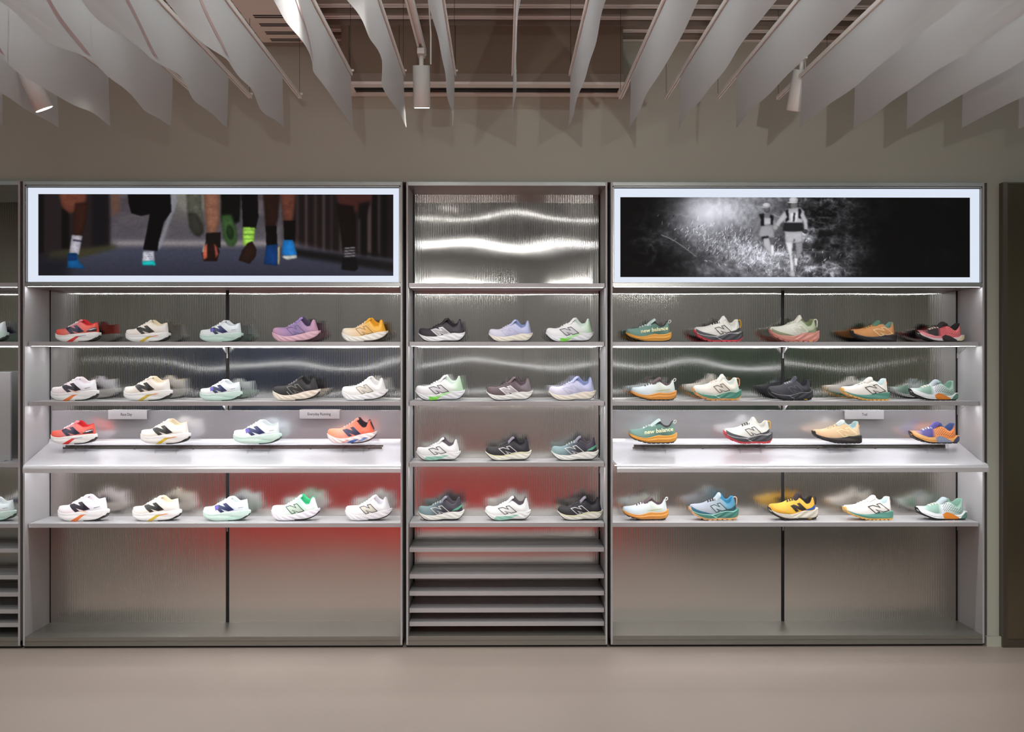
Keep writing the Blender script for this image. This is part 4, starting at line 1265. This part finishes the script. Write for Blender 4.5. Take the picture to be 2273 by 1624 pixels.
    def m_words(s, body, x0, x1, z0, z1, slope):
        v, fc, a, b, c, d = text_mesh(body, .022)
        k = (x1 - x0) / (b - a); kz = (z1 - z0) / (d - c)
        bm = bmesh.new()
        bv = [bm.verts.new((x0 + (p[0] - a) * k, 0, z0 + (p[1] - c) * kz)) for p in v]
        for q in fc:
            try: bm.faces.new([bv[i] for i in q])
            except ValueError: pass
        bmesh.ops.triangulate(bm, faces=bm.faces)
        for _ in range(3):
            es = [e for e in bm.edges if e.calc_length() > .012]
            if es: bmesh.ops.subdivide_edges(bm, edges=es, cuts=1)
        bmesh.ops.triangulate(bm, faces=bm.faces)
        bm.verts.index_update()
        vv = []
        for p in bm.verts:
            x = p.co.x; z = p.co.z + slope * (x - x0)
            vv.append((x, -(s.side_y(x, z) + .009), z))
        fc = [tuple(q.index for q in f.verts) for f in bm.faces]
        bm.free()
        return s.mesh('lettering', vv, fc, smooth=False, merge=False)

SHOE = {k: Shoe(k) for k in TYPES}

MC = {}
def cmat(hexc, rough=0.55, bump=0.25, bs=320):
    k = (hexc, rough)
    if k not in MC: MC[k] = plain('shoe_' + hexc, H(hexc), rough, noise=0.03, scale=6, bump=bump, bscale=bs)
    return MC[k]
def grad(stops, kz=0.0):
    """knit upper whose own colour changes from toe to heel"""
    k = (tuple(stops), kz)
    if k in MC: return MC[k]
    m, nt, N, L, B = new_mat('knit_' + stops[0][1])
    tc = N.new('ShaderNodeTexCoord'); sp = N.new('ShaderNodeSeparateXYZ')
    L.new(tc.outputs['Object'], sp.inputs[0])
    ma = N.new('ShaderNodeMath'); ma.operation = 'MULTIPLY_ADD'; ma.inputs[1].default_value = kz
    L.new(sp.outputs['Z'], ma.inputs[0]); L.new(sp.outputs['X'], ma.inputs[2])
    ad = N.new('ShaderNodeMath'); ad.operation = 'ADD'; ad.inputs[1].default_value = 0.5
    L.new(ma.outputs[0], ad.inputs[0])
    rp = N.new('ShaderNodeValToRGB')
    cr = rp.color_ramp
    while len(cr.elements) < len(stops): cr.elements.new(0.5)
    for e, (p, h) in zip(cr.elements, stops): e.position = p; e.color = H(h)
    L.new(ad.outputs[0], rp.inputs[0]); L.new(rp.outputs[0], B.inputs['Base Color'])
    B.inputs['Roughness'].default_value = 0.65
    n = N.new('ShaderNodeTexVoronoi'); n.inputs['Scale'].default_value = 90
    L.new(tc.outputs['Object'], n.inputs['Vector'])
    b = N.new('ShaderNodeBump'); b.inputs['Strength'].default_value = 0.10; b.inputs['Distance'].default_value = 0.002
    L.new(n.outputs['Distance'], b.inputs['Height']); L.new(b.outputs['Normal'], B.inputs['Normal'])
    MC[k] = m
    return m

NB = {'A': (.25, .68, .175, .375), 'B': (.32, .69, .145, .345), 'C': (.29, .68, .135, .315), 'E': (.415, .735, .155, .335), 'F': (.465, .875, .125, .312)}
def wedge(c1, c2=None):
    l = [('colour_wedge', ((.30, .004), (.43, .004), (.56, .115), (.62, .135), (.50, .125)), c1)]
    if c2: l.append(('second_wedge', ((.50, .120), (.56, .118), (.72, .148), (.72, .155)), c2))
    return l
def heelblk(): return ('heel_crash_pad', ((.72, .020), (.86, .046), (.955, .112), (.93, .112), (.84, .062)), '2a2826')
def topline(k, c, w=.012):
    z1 = SHOE[k].z1
    return ('sole_line', tuple((x, float(z1(x)) - .012) for x in np.linspace(.07, .95, 30)), c, w)

# colourways: upper stops, sole, outsole colour, lining, tongue, laces, letter, extras
CW = {
 'A_red': dict(t='A', up=[(0, 'ea4a38'), (.28, 'e87468'), (.40, 'c98a94'), (.60, 'e8786e'), (1, 'f0543c')], sole='f2efea', out='2a2826', lin='d8262c', ton='e88a90', lace='f0e9ea',
               n=('solid', '2f2f44'), patches=wedge('e0342c', '5a83c0') + [('heel_patch', ((.72, .225), (.93, .235), (.92, .33), (.80, .30)), '30242c'), ('heel_marks', ((.745, .262), (.80, .285), (.915, .315), (.91, .285), (.77, .25)), 'e9dfe4'), heelblk()]),
 'A_white': dict(t='A', up=[(0, 'efe9e2'), (.5, 'efe6d8'), (1, 'eeece8')], sole='f3f1ee', out='2a2826', lin='efe0c0', ton='f0e6d6', lace='efece6', n=('solid', '2b2926'),
                 patches=[('colour_wedge', ((.34, .004), (.44, .006), (.60, .12), (.66, .14), (.52, .125)), 'd9b93c'), ('second_wedge', ((.56, .115), (.60, .112), (.78, .148), (.70, .152)), 'e8925a'), heelblk()]),
 'A_orange': dict(t='A', up=[(0, 'f2ecee'), (.4, 'f3e4e6'), (.6, 'ece8f0'), (1, 'eef0f0')], sole='f4f2f0', out='2a2826', lin='eee4e8', ton='f3eaf0', lace='f2eeee', n=('solid', '2a2430'),
                  patches=wedge('ef7f3a') + [('peach_flash', ((.42, .19), (.60, .175), (.66, .172), (.56, .20)), 'f3c2a4'), ('heel_marks', ((.75, .25), (.86, .28), (.86, .286), (.75, .262)), '55505a'), heelblk()]),
 'A_mint': dict(t='A', up=[(0, 'eef6f2'), (.5, 'eaf0f2'), (1, 'e2eef0')], sole='cfe6dc', out='3a4a44', lin='dfe6e8', ton='eef0f4', lace='f0f2f2', n=('solid', '26305e'),
                patches=[('letter_fade', ((.26, .30), (.34, .325), (.36, .26), (.30, .22)), '6a5ab8'), ('sole_flash', ((.48, .03), (.66, .02), (.86, .09), (.62, .11)), 'bcdccf'), ('heel_marks', ((.76, .265), (.86, .285), (.86, .291), (.76, .274)), '35405a'), heelblk()]),
 'B_lilac': dict(t='B', up=[(0, 'cfa0b8'), (.35, 'a886b0'), (.6, '8f7eae'), (1, 'c69cb2')], kz=.3, sole='dfb3c0', out='5a3f4a', lin='4e3f5c', ton='a48cc4', lace='b59ccc', n=('outline', '6a5a80', None)),
 'B_yellow': dict(t='B', up=[(0, 'f0e6d6'), (.4, 'ecd0a8'), (.62, 'edbd6a'), (1, 'f0b02c')], kz=.2, sole='f0ebe2', out='4a4038', lin='e8a41c', ton='efb23a', lace='f0d9b0', n=('outline', '9a7a50', None)),
 'B_black': dict(t='B', up=[(0, '2e2c2e'), (.5, '262426'), (1, '2f2d30')], sole='efe3d3', out='2a2826', lin='1c1a1c', ton='2a282a', lace='7c7a7a', n=('outline', '76706a', None), patches=[('silver_slash', ((.325, .19), (.335, .19), (.40, .12), (.39, .12)), 'cfc6b8')]),
 'B_white': dict(t='B', up=[(0, 'f4f4f2'), (1, 'f0efee')], sole='f2f1f2', out='4a4644', lin='e9e8e6', ton='f1f0ec', lace='efeeec', n=('outline', '8c8474', 'dcd8cc')),
 'B_coral': dict(t='B', up=[(0, 'f29468'), (.35, 'f4a690'), (.6, 'f07c60'), (1, 'ee6a4c')], sole='f4e6e4', out='3a3436', lin='3a2a34', ton='f09a84', lace='f0c2b6', n=('solid', '3a3a58'),
                 patches=[('blue_facet', ((.40, .03), (.52, .02), (.66, .10), (.54, .09)), '4a6ab8'), ('blue_facet', ((.62, .05), (.72, .06), (.84, .13), (.76, .14)), '7a92c8'), ('red_facet', ((.30, .03), (.38, .03), (.46, .07), (.40, .08)), 'f0a8a0')], heel='2c2430'),
 'B_mint': dict(t='B', up=[(0, 'f2f3f2'), (.40, 'e6efe8'), (.58, 'bfe6cc'), (.75, 'e2eee8'), (1, 'eef0ee')], sole='eee9f0', out='2a2826', lin='3fc98a', ton='cdeede', lace='e4f2ea', n=('outline', '2a4038', 'c4d6c4')),
 'B_whiteblk': dict(t='B', up=[(0, 'f1f0f0'), (1, 'efeeee')], sole='efecee', out='2a2826', lin='e4e2e6', ton='f0eff0', lace='eeeeee', n=('outline', '33302f', 'd8d2c4')),
 'C_black': dict(t='C', up=[(0, '38343a'), (.6, '3a363c'), (1, '454048')], sole='f2f1f2', out='222022', lin='1e1b20', ton='2c282e', lace='2e2a30', n=('outline', 'e6e4e6', 'a9a6aa'), w=.016),
 'C_lav': dict(t='C', up=[(0, 'd9d6e2'), (.4, 'd2cee0'), (.62, 'c4c4de'), (1, 'b9bfe0')], kz=.3, sole='efe6d6', out='5a5866', lin='8e9cc8', ton='b6c0e0', lace='ccd0e6', n=('outline', 'b4b8d4', None)),
 'C_green': dict(t='C', up=[(0, 'eeecee'), (.7, 'e9eeea'), (1, 'b6e2b4')], sole='ececf0', out='2a2826', lin='e2eee4', ton='f0eff0', lace='ededed', n=('outline', '3c3a40', 'd3d1d6'),
                 patches=[('green_flash', ((.29, .012), (.42, .006), (.52, .075), (.30, .085)), '86e052'), ('green_fade', ((.42, .09), (.52, .08), (.76, .182), (.60, .165)), 'b8eca8')]),
 'C_plum': dict(t='C', up=[(0, '6d5c60'), (.6, '5a4a50'), (1, '8a8086')], sole='f1efea', out='2c2628', lin='5c4c52', ton='7a6a6e', lace='76666a', n=('outline', 'f0eef0', 'b8aeb2'), w=.016),
 'C_wmint': dict(t='C', up=[(0, 'f3f3f2'), (1, 'efefef')], sole='f1f2f0', out='2f2d30', lin='6a6268', ton='f2f2f2', lace='efefef', n=('outline', '1f1d20', None), patches=[('mint_flash', ((.20, .035), (.30, .012), (.50, .02), (.76, .135), (.50, .10), (.24, .095)), '9ccdbb')]),
 'C_bkcream': dict(t='C', up=[(0, '2c2a2a'), (.6, '242229'), (1, '2c2832')], sole='f2efe2', out='2a2826', lin='231f28', ton='8c8492', lace='3a363e', n=('outline', 'd8d4d6', None), patches=[], line=('e6e88a', .010)),
 'C_blue': dict(t='C', up=[(0, '8ba6a4'), (.28, '7d959a'), (.40, '5c6b74'), (.54, '35343f'), (1, '3a3343')], sole='efefe8', out='2a2826', lin='5f5660', ton='8a8a96', lace='b9c6c6', n=('outline', 'd6d8d2', None), patches=[('green_tab', ((.74, .205), (.86, .225), (.955, .295), (.945, .335), (.86, .280), (.77, .232)), '5fae8c')]),
 'D_green': dict(t='D', up=[(0, '82a69a'), (.4, '6f9488'), (.7, '53786a'), (1, '7a9c90')], sole='eba848', out='2c2622', lin='4a4046', ton='c3d6d4', lace='dfe6e6', words='f4f3c6'),
 'D_pale': dict(t='D', up=[(0, 'c9d9de'), (.4, 'dde6e8'), (.7, 'd8e0d2'), (1, 'd5dfe2')], sole='eaa14c', out='3a2c22', lin='5a4a50', ton='6a5a5e', lace='4e4046', faint='b7c79a'),
 'E_wred': dict(t='E', up=[(0, 'dcdad2'), (.4, 'e8e7e0'), (.8, 'e6e5dc'), (1, 'cfd2c8')], sole='4a4b50', out='dc5058', lin='e6e4dc', ton='efeeea', lace='3a332a', n=('outline', '2a282a', None), loop='e8b22c', line=('b4b6b8', .012), toe='505056', heelo='46464c'),
 'E_sage': dict(t='E', up=[(0, 'd3d4c6'), (.45, 'dcdccf'), (.66, 'c3c8b2'), (1, '96a37e')], sole='dc988a', out='d98c80', lin='86926a', ton='dddbd0', lace='d0d0c0', n=('outline', 'efeee6', None), loop='e8e6da', line=('eaa89a', .010), pod=True, toe='8f9674', heelo='8b9472'),
 'E_wteal': dict(t='E', up=[(0, 'e6e6dc'), (.25, 'efeae0'), (.7, 'efe8da'), (1, 'dfe8dc')], sole='529682', out='eeb070', lin='e4eae2', ton='f0ece2', lace='e8d6cc', n=('outline', '6a6258', None), loop='eba878', line=('cfe8da', .014), pod=True, toe='dfe6dc', heelo='d6e4da'),
 'E_black': dict(t='E', up=[(0, '33333a'), (.6, '3a3a42'), (1, '2c2c34')], sole='2c2c32', out='222226', lin='202026', ton='4a4a54', lace='9a9aa4', n=('outline', '5a5a64', None), loop='3a3a42', line=('8a8a94', .010), pod=True, toe='3e3e46', heelo='2a2a30'),
 'E_teal': dict(t='E', up=[(0, 'a9abb6'), (.40, 'a2a9b3'), (.62, '8ea2ac'), (.76, '4a88a0'), (1, '3a7c9c')], sole='437f72', out='e8b684', lin='3f8cb2', ton='b4c4c8', lace='2e2226', n=('outline', '18323c', 'a2b4b8'), loop='efc8a8', line=('9cd6c6', .014), pod=True, toe='2d687e', heelo='274a4a'),
 'E_yellow': dict(t='E', up=[(0, 'deaa36'), (.3, 'e8b944'), (.70, 'e2ae3a'), (1, 'd8a030')], sole='d8d0c0', out='3a322c', lin='2c2424', ton='33292a', lace='2e2424', n=('solid', '33291e'), loop='3a3030', line=('f0ebe0', .010), pod=True, toe='dba22a', heelo='2c5aa8'),
 'F_orange': dict(t='F', up=[(0, 'cc8a50'), (.4, 'd39458'), (1, 'c48450')], sole='2e2a2e', out='231f20', lin='6f9486', ton='5c8470', lace='8a7a52', n=('outline', 'efdcae', None), toe='2c2624'),
 'F_white': dict(t='F', up=[(0, 'f0e6d8'), (.25, 'efeae4'), (1, 'e9e4da')], sole='5f9a8a', out='efb868', lin='d3e4e4', ton='efece6', lace='e8e6de', n=('outline', '201d1d', None), toe='f0b24a', tab='ee9a6c'),
 'F_peach': dict(t='F', up=[(0, 'e2b68c'), (.45, 'e6c39c'), (.62, 'dcb88c'), (1, 'e2c8a8')], sole='35302e', out='2a2624', lin='a9c6c6', ton='d6e0dc', lace='b9ac92', n=('outline', 'f4e9bc', None), toe='2c2826', tab='ef9a5a'),
 'G_pink': dict(t='G', up=[(0, 'e08488'), (.20, '2a2226'), (.38, '2e2226'), (.46, 'e4646c'), (.8, 'ea7a7a'), (1, '2c2226')], kz=-.15, sole='f0dcdc', out='2a2424', lin='241e22', ton='2a2428', lace='efdccc', dots='8c2c34', insert='2a2024', heelp='ead9b0', foot='e88a90'),
 'G_white': dict(t='G', up=[(0, 'e6eceb'), (.22, '8fb0a2'), (.38, '86ab9b'), (.46, 'eef0f4'), (.72, 'a9c2b6'), (1, '6a9080')], kz=-.1, sole='eef0f0', out='2a2826', lin='86b09c', ton='b6c3c8', lace='efeadf', dots='2c4038', insert='e08428', heelp='5f8a7c', foot='eef2f4'),
 'G_blue': dict(t='G', up=[(0, 'efb070'), (.22, '5a5492'), (.40, '4f4a8c'), (.48, 'ef9a58'), (.8, 'f0904a'), (1, '3a4068')], kz=-.1, sole='efae5e', out='3a3030', lin='4a5c90', ton='56509a', lace='efe9f0', dots='4a2430', insert='8a93ac', heelp='3f4868', foot='f2ba74'),
}

def part(root, name, me, mat, parent=None):
    o = bpy.data.objects.new(name, me)
    COL.objects.link(o)
    o.parent = parent or root
    o.material_slots[0].link = 'OBJECT'
    o.material_slots[0].material = mat
    return o

def make_shoe(cw, loc, L, yaw, label, group):
    c = CW[cw]; k = c['t']; S = SHOE[k]
    r = bpy.data.objects.new('running_shoe' if k in 'ABC' else 'trail_shoe', None)
    COL.objects.link(r)
    r.location = loc; r.rotation_euler = (0, 0, yaw); r.scale = (L, L, L)
    tag(r, label, 'shoe', group)
    up = part(r, 'upper', S.get('upper'), grad(c['up'], c.get('kz', 0)))
    so = part(r, 'midsole', S.get('sole'), cmat(c['sole'], .45, .08, 60))
    cfg = {'A': (.55, .985, .018, 0, 0), 'B': (.5, .985, .022, 0, 0), 'C': (.02, .99, .013, 0, 0), 'D': (.02, .985, .012, 9, 0),
           'E': (0.0, .995, .028, 9, .10), 'F': (0.0, .985, .020, 11, .09), 'G': (0.0, .98, .018, 8, .07)}[k]
    part(r, 'outsole', S.get('outsole', *cfg), cmat(c['out'], .6, .1, 60))
    part(r, 'collar_lining', S.get('lining'), cmat(c['lin'], .8))
    part(r, 'tongue', S.get('tongue'), cmat(c['ton'], .7))
    part(r, 'laces', S.get('laces'), cmat(c['lace'], .7))
    n = c.get('n')
    if n:
        b = NB[k]
        for sd in (-1, 1):
            if n[0] == 'solid':
                part(r, 'side_letter', S.get('nsolid', sd, *b), cmat(n[1], .4, .05))
            else:
                fill = None
                if n[2]: fill = part(r, 'side_letter', S.get('nsolid', sd, *b), cmat(n[2], .4, .05))
                part(r, 'letter_outline', S.get('noutline', sd, c.get('w', .013), *b), cmat(n[1], .4, .05), fill)
    for p in c.get('patches', []):
        part(r, p[0], S.get('poly', p[0], (p[1],), .0035 if p[0] != 'letter_fade' else .0055), cmat(p[2], .45, .05), so if ('wedge' in p[0] or 'facet' in p[0] or 'crash' in p[0]) else up)
    if 'line' in c:
        z1 = S.z1
        pts = tuple((float(x), float(z1(x)) - .010) for x in np.linspace(.06, .95, 32))
        part(r, 'sole_line', S.get('line', 'sole_line', pts, c['line'][1]), cmat(c['line'][0], .5, .05), so)
        if k == 'E':
            part(r, 'sole_line', S.get('line', 'sole_line', ((.40, .112), (.45, .095), (.50, .065), (.56, .035)), .012), cmat(c['line'][0], .5, .05), so)
    if 'toe' in c and k == 'E':
        z1 = S.z1
        xs_ = np.linspace(.045, .46, 10)
        part(r, 'toe_overlay', S.get('poly', 'toe_overlay', (tuple((float(x), float(z1(x)) + .004) for x in xs_) + tuple((float(x), float(z1(x)) + .008 + .062 * max(0.0, 1 - (x - .045) / .415) ** .8) for x in xs_[::-1]),), .011), cmat(c['toe'], .5, .05), up)
        part(r, 'heel_overlay', S.get('poly', 'heel_overlay', (((.70, .193), (.80, .188), (.90, .205), (.935, .225), (.925, .30), (.90, .285), (.84, .24), (.76, .215)),), .004), cmat(c['heelo'], .5, .05), up)
    if c.get('pod'):
        part(r, 'outsole_pod', S.get('poly', 'outsole_pod', (((.76, .008), (.83, .010), (.83, .03), (.77, .028)),), .012), cmat('f0c020', .5, .05), so)
    if 'words' in c: part(r, 'lettering', S.get('words', 'new balance', .315, .905, .185, .268, .115), cmat(c['words'], .5, .05), up)
    if 'faint' in c: part(r, 'faint_flash', S.get('poly', 'faint_flash', (((.50, .20), (.60, .215), (.84, .245), (.84, .228), (.62, .195)),)), cmat(c['faint'], .5, .05), up)
    if k == 'D': part(r, 'pull_loop', S.get('loop', 1), cmat('dfe0da', .6))
    if 'loop' in c: part(r, 'pull_loop', S.get('loop', 2), cmat(c['loop'], .6))
    if k == 'F':
        if 'tab' in c: part(r, 'heel_tab', S.get('poly', 'heel_tab', (((.915, .33), (.945, .31), (.95, .35), (.925, .375)),), .006), cmat(c['tab'], .6), up)
        part(r, 'toe_guard', S.get('poly', 'toe_guard', (((.012, .20), (.05, .178), (.065, .20), (.055, .245), (.025, .25)),), .004), cmat(c['toe'], .5, .05), up)
    if k == 'G':
        part(r, 'arch_insert', S.get('poly', 'arch_insert', (((.475, .10), (.50, .03), (.54, .012), (.78, .012), (.80, .035), (.66, .115), (.56, .145)),), .006), cmat(c['insert'], .45, .05), so)
        part(r, 'heel_clip', S.get('poly', 'heel_clip', (((.82, .02), (.90, .015), (.97, .06), (.985, .12), (.93, .145), (.86, .075)),), .006), cmat(c['heelp'], .45, .05), so)
        part(r, 'forefoot_rand', S.get('poly', 'forefoot_rand', (((.05, .185), (.17, .115), (.30, .08), (.50, .07), (.50, .115), (.34, .12), (.20, .165), (.08, .215)),), .005), cmat(c['foot'], .5, .05), up)
        dots = []
        for i in range(9):
            for j in range(6):
                x = .50 + .040 * i + .018 * (j % 2); z = .29 - .024 * j - .012 * max(0, i - 3) * .9
                if z > float(S.rim(min(x, .9))) - .022 or z < float(S.z1(x)) + .03 or (x > .87): continue
                dots.append(((x - .012, z), (x, z - .008), (x + .012, z), (x, z + .008)))
        part(r, 'mesh_perforation', S.get('poly', 'mesh_perforation', tuple(dots), .004), cmat(c['dots'], .6, .05), up)
    if 'heel' in c: part(r, 'heel_tab', S.get('poly', 'heel_tab', (((.86, .44), (.885, .45), (.95, .30), (.94, .27)),), .006), cmat(c['heel'], .6), up)
    return r

SH = {1: (Z(758.5, YS), .20), 2: (Z(890.5, YS), .19), 4: (Z(1160, YS), .185), 'm3': (Z(1026, YS), .20)}
RN = {1: 'top shelf', 2: 'second shelf', 3: 'curved tray', 4: 'bottom shelf', 'm3': 'third shelf'}
BN = {'L': 'left wide bay', 'M': 'narrow bay', 'R': 'right wide bay'}
DESC = {
 'A_red': 'coral red running shoe', 'A_white': 'cream running shoe with black letter', 'A_orange': 'white running shoe with orange wedge', 'A_mint': 'mint running shoe with navy letter',
 'B_lilac': 'lilac running shoe', 'B_yellow': 'cream and yellow running shoe', 'B_black': 'black running shoe with cream sole', 'B_white': 'all-white running shoe', 'B_coral': 'coral running shoe with blue-splashed sole',
 'B_mint': 'white shoe with green lining', 'B_whiteblk': 'white shoe with black-outlined letter', 'C_black': 'black shoe with silver letter', 'C_lav': 'pale lavender running shoe', 'C_green': 'white shoe with lime sole flash',
 'C_plum': 'plum-grey running shoe', 'C_wmint': 'white shoe with mint sole', 'C_bkcream': 'black shoe with white sole', 'C_blue': 'blue-grey and black running shoe', 'D_green': 'green shoe with brand lettering',
 'D_pale': 'pale blue shoe with amber sole', 'E_wred': 'white trail shoe with red tread', 'E_sage': 'sage trail shoe with pink sole', 'E_wteal': 'cream trail shoe with teal sole', 'E_black': 'all-black trail shoe',
 'E_teal': 'teal and grey trail shoe', 'E_yellow': 'yellow trail shoe with blue heel', 'F_orange': 'tan orange trail shoe', 'F_white': 'white trail shoe with green sole', 'F_peach': 'peach trail shoe with black sole',
 'G_pink': 'pink and black perforated shoe', 'G_white': 'white-green perforated shoe with orange arch', 'G_blue': 'purple and orange perforated shoe'}
LAY = [
 ('L', 1, [('A_red', 123, 225), ('A_white', 279, 379), ('A_mint', 443, 541), ('B_lilac', 604, 712), ('B_yellow', 758, 862)]),
 ('M', 1, [('C_black', 928, 1033), ('C_lav', 1084, 1183), ('C_green', 1211, 1318)]),
 ('R', 1, [('D_green', 1388, 1491), ('E_wred', 1539, 1649), ('E_sage', 1706, 1819), ('F_orange', 1886, 1990), ('G_pink', 2033, 2140)]),
 ('L', 2, [('A_orange', 113, 220), ('A_white', 274, 384), ('A_mint', 443, 539), ('B_black', 605, 712), ('B_white', 758, 862)]),
 ('M', 2, [('C_green', 921, 1032), ('C_plum', 1079, 1183), ('C_lav', 1217, 1323)]),
 ('R', 2, [('D_pale', 1400, 1502), ('E_wteal', 1536, 1646), ('E_black', 1703, 1805), ('F_white', 1864, 1975), ('G_white', 2017, 2126)]),
 ('L', 3, [('A_red', 113, 217), ('A_white', 312, 424), ('A_mint', 518, 626), ('B_coral', 726, 837)]),
 ('M', 'm3', [('C_wmint', 923.5, 1023), ('C_bkcream', 1077, 1180), ('C_blue', 1223, 1329)]),
 ('R', 3, [('D_green', 1395, 1503), ('E_wred', 1605, 1715), ('F_peach', 1802, 1913), ('G_blue', 2017, 2129)]),
 ('L', 4, [('A_orange', 128, 244), ('A_white', 294, 404), ('A_mint', 451, 557), ('B_mint', 602, 711), ('B_whiteblk', 766, 871)]),
 ('M', 4, [('C_blue', 927, 1031), ('C_wmint', 1076, 1179), ('C_bkcream', 1237, 1339)]),
 ('R', 4, [('D_pale', 1381, 1484), ('E_teal', 1528, 1640), ('E_yellow', 1703, 1816), ('F_white', 1869, 1983), ('G_white', 2031, 2146)]),
]
LUG = {'A': 0.0, 'B': 0.002, 'C': 0.002, 'D': .011, 'E': .005, 'F': .009, 'G': .011}
for bn, row, items in LAY:
    for i, (cw, a, b) in enumerate(items):
        t = CW[cw]['t']
        if row == 3:
            y = 0.20
            pz = W(1112, 984, y).z
        else:
            pz, y = SH[row]
        xa, xb = X(a, y), X(b, y)
        L = xb - xa
        desc = DESC[cw]
        lab_ = '%s, %s from left on %s, %s' % (desc, ordn[i], RN[row], BN[bn])
        yaw = math.radians(random.uniform(-2, 2))
        make_shoe(cw, ((xa + xb) / 2, y, pz + LUG[t] * L), L, yaw, lab_, 'single shoes displayed on the wall bays')
        if row == 3:
            dk = deck_l if bn == 'L' else deck_r
            cx = (xa + xb) / 2 + .01
            e = empty('acrylic_riser', (cx, y, dk(y)), 'clear acrylic riser under the %s on the tray' % desc, 'riser', 'clear shoe risers on the trays')
            w2, yy0, yy1 = 0.068, y - .045, y + .045
            bx('top_plate', cx - w2, cx + w2, yy0, yy1, pz - .003, pz, M['acrylic'], e)
            for sx in (-1, 1):
                xx = cx + sx * (w2 - .0015)
                zd0, zd1 = dk(yy0), dk(yy1)
                MB().add([(xx - .0015, yy0, zd0), (xx + .0015, yy0, zd0), (xx + .0015, yy1, zd1), (xx - .0015, yy1, zd1),
                          (xx - .0015, yy0, pz - .003), (xx + .0015, yy0, pz - .003), (xx + .0015, yy1, pz - .003), (xx - .0015, yy1, pz - .003)], BOXF).build('side_plate', M['acrylic'], e)
for row, xh in ((1, 20), (4, 37)):
    pz, y = SH[row]
    xb = X(xh, y)
    make_shoe('A_mint', (xb - .15, y, pz), .30, 0, 'mint running shoe cut off by the left edge of the photo, %s' % RN[row], 'single shoes displayed on the wall bays')
